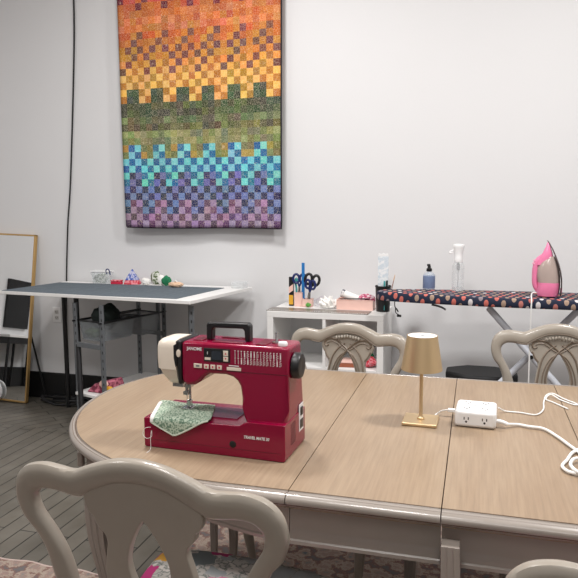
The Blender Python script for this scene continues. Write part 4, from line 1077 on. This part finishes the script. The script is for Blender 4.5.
# ---------------------------------------------------------------- left side of the room seen in the mirror
def leftrect(name, y0, y1, z0, z1, x1, m, **k):
    b = B(); box(b, WL+.0005, WL+x1, y0, y1, z0, z1); return b
b = B(); box(b, WL+.0005, WL+.03, 2.17, 2.52, .60, 1.10); w1 = T(mk('window_1', b, 'night', smooth=False), kind='structure')
o = empty('side_bench', (-4.42, 2.47, 0), 0, 'low white-topped bench with black legs seen only in the floor mirror', 'bench')
b = B(); box(b, -.17, .17, -.36, .36, .50, .525); mk('bench_top', b, 'whitelam', o, bevel=.002)
b = B(); box(b, -.15, .15, -.34, .34, .44, .4995); mk('bench_frame', b, 'black', o)
for x in (-.14, .14):
    for y in (-.33, -.1, .33): b = B(); tube(b, [(x,y,.4395),(x,y,0)], .013, 10); mk('leg', b, 'black', o)
b = B(); ph = [(WL+.05+.012*math.sin(i*1.4), 1.92+i*.0052) for i in range(33)]
for q in (0,): 
    a = [b.verts.new((x,y,.02)) for x, y in ph]; c = [b.verts.new((x,y,1.35)) for x, y in ph]
    for k in range(32): b.faces.new((a[k],a[k+1],c[k+1],c[k]))
o = mk('pleated_curtain', b, 'paper'); md = o.modifiers.new('t','SOLIDIFY'); md.thickness = .003
T(o, 'narrow white pleated curtain on the left wall beside the dark window', 'curtain')

# ---------------------------------------------------------------- lights
def area(name, loc, size, power, col=(1,1,1), rot=(0,0,0)):
    L = bpy.data.lights.new(name, 'AREA'); L.shape = 'RECTANGLE'; L.size = size[0]; L.size_y = size[1]; L.energy = power; L.color = col
    o = bpy.data.objects.new(name, L); C.objects.link(o); o.location = loc; o.rotation_euler = rot; return o
area('ceiling_light_a', (1.0, 2.1, 3.5), (.35,.35), 54, (1,.98,.965))
area('ceiling_light_b', (-1.3, 2.5, 3.5), (.4,.4), 38, (1,.975,.96))
area('ceiling_light_c', (-3.0, .8, 3.5), (.6,.6), 24, (1,.985,.97))
area('camera_side_fill', (.4, -1.2, 3.5), (1.2,1.2), 18, (1,.975,.96))  # weak soft fill added from behind the camera
area('near_chair_fill', (-.5, .5, 3.5), (.5,.5), 32, (1,.975,.96))  # extra overhead fill added to brighten the foreground chair
wd = bpy.data.worlds.new('w'); bpy.context.scene.world = wd; wd.use_nodes = True
wd.node_tree.nodes['Background'].inputs[0].default_value = (.8,.82,.86,1); wd.node_tree.nodes['Background'].inputs[1].default_value = .3

# ---------------------------------------------------------------- camera
cam = bpy.data.cameras.new('camera'); co = bpy.data.objects.new('camera', cam); C.objects.link(co)
cam.sensor_width = 36; cam.sensor_fit = 'HORIZONTAL'; cam.lens = 650/578*36; cam.clip_start = .05
co.location = (0,0,1.4)
yaw, pit, rol = math.radians(16.06), math.radians(6.83), math.radians(-.259)
fw = Vector((-math.sin(yaw)*math.cos(pit), math.cos(yaw)*math.cos(pit), -math.sin(pit)))
rt = Vector((math.cos(yaw), math.sin(yaw), 0)); up = rt.cross(fw)
r2 = rt*math.cos(rol)+up*math.sin(rol); u2 = -rt*math.sin(rol)+up*math.cos(rol)
co.matrix_world = Matrix(((r2.x,u2.x,-fw.x,0),(r2.y,u2.y,-fw.y,0),(r2.z,u2.z,-fw.z,1.4),(0,0,0,1)))
sc = bpy.context.scene; sc.camera = co
sc.view_settings.view_transform = 'Standard'; sc.view_settings.look = 'None'; sc.view_settings.gamma = 1; sc.view_settings.exposure = .55
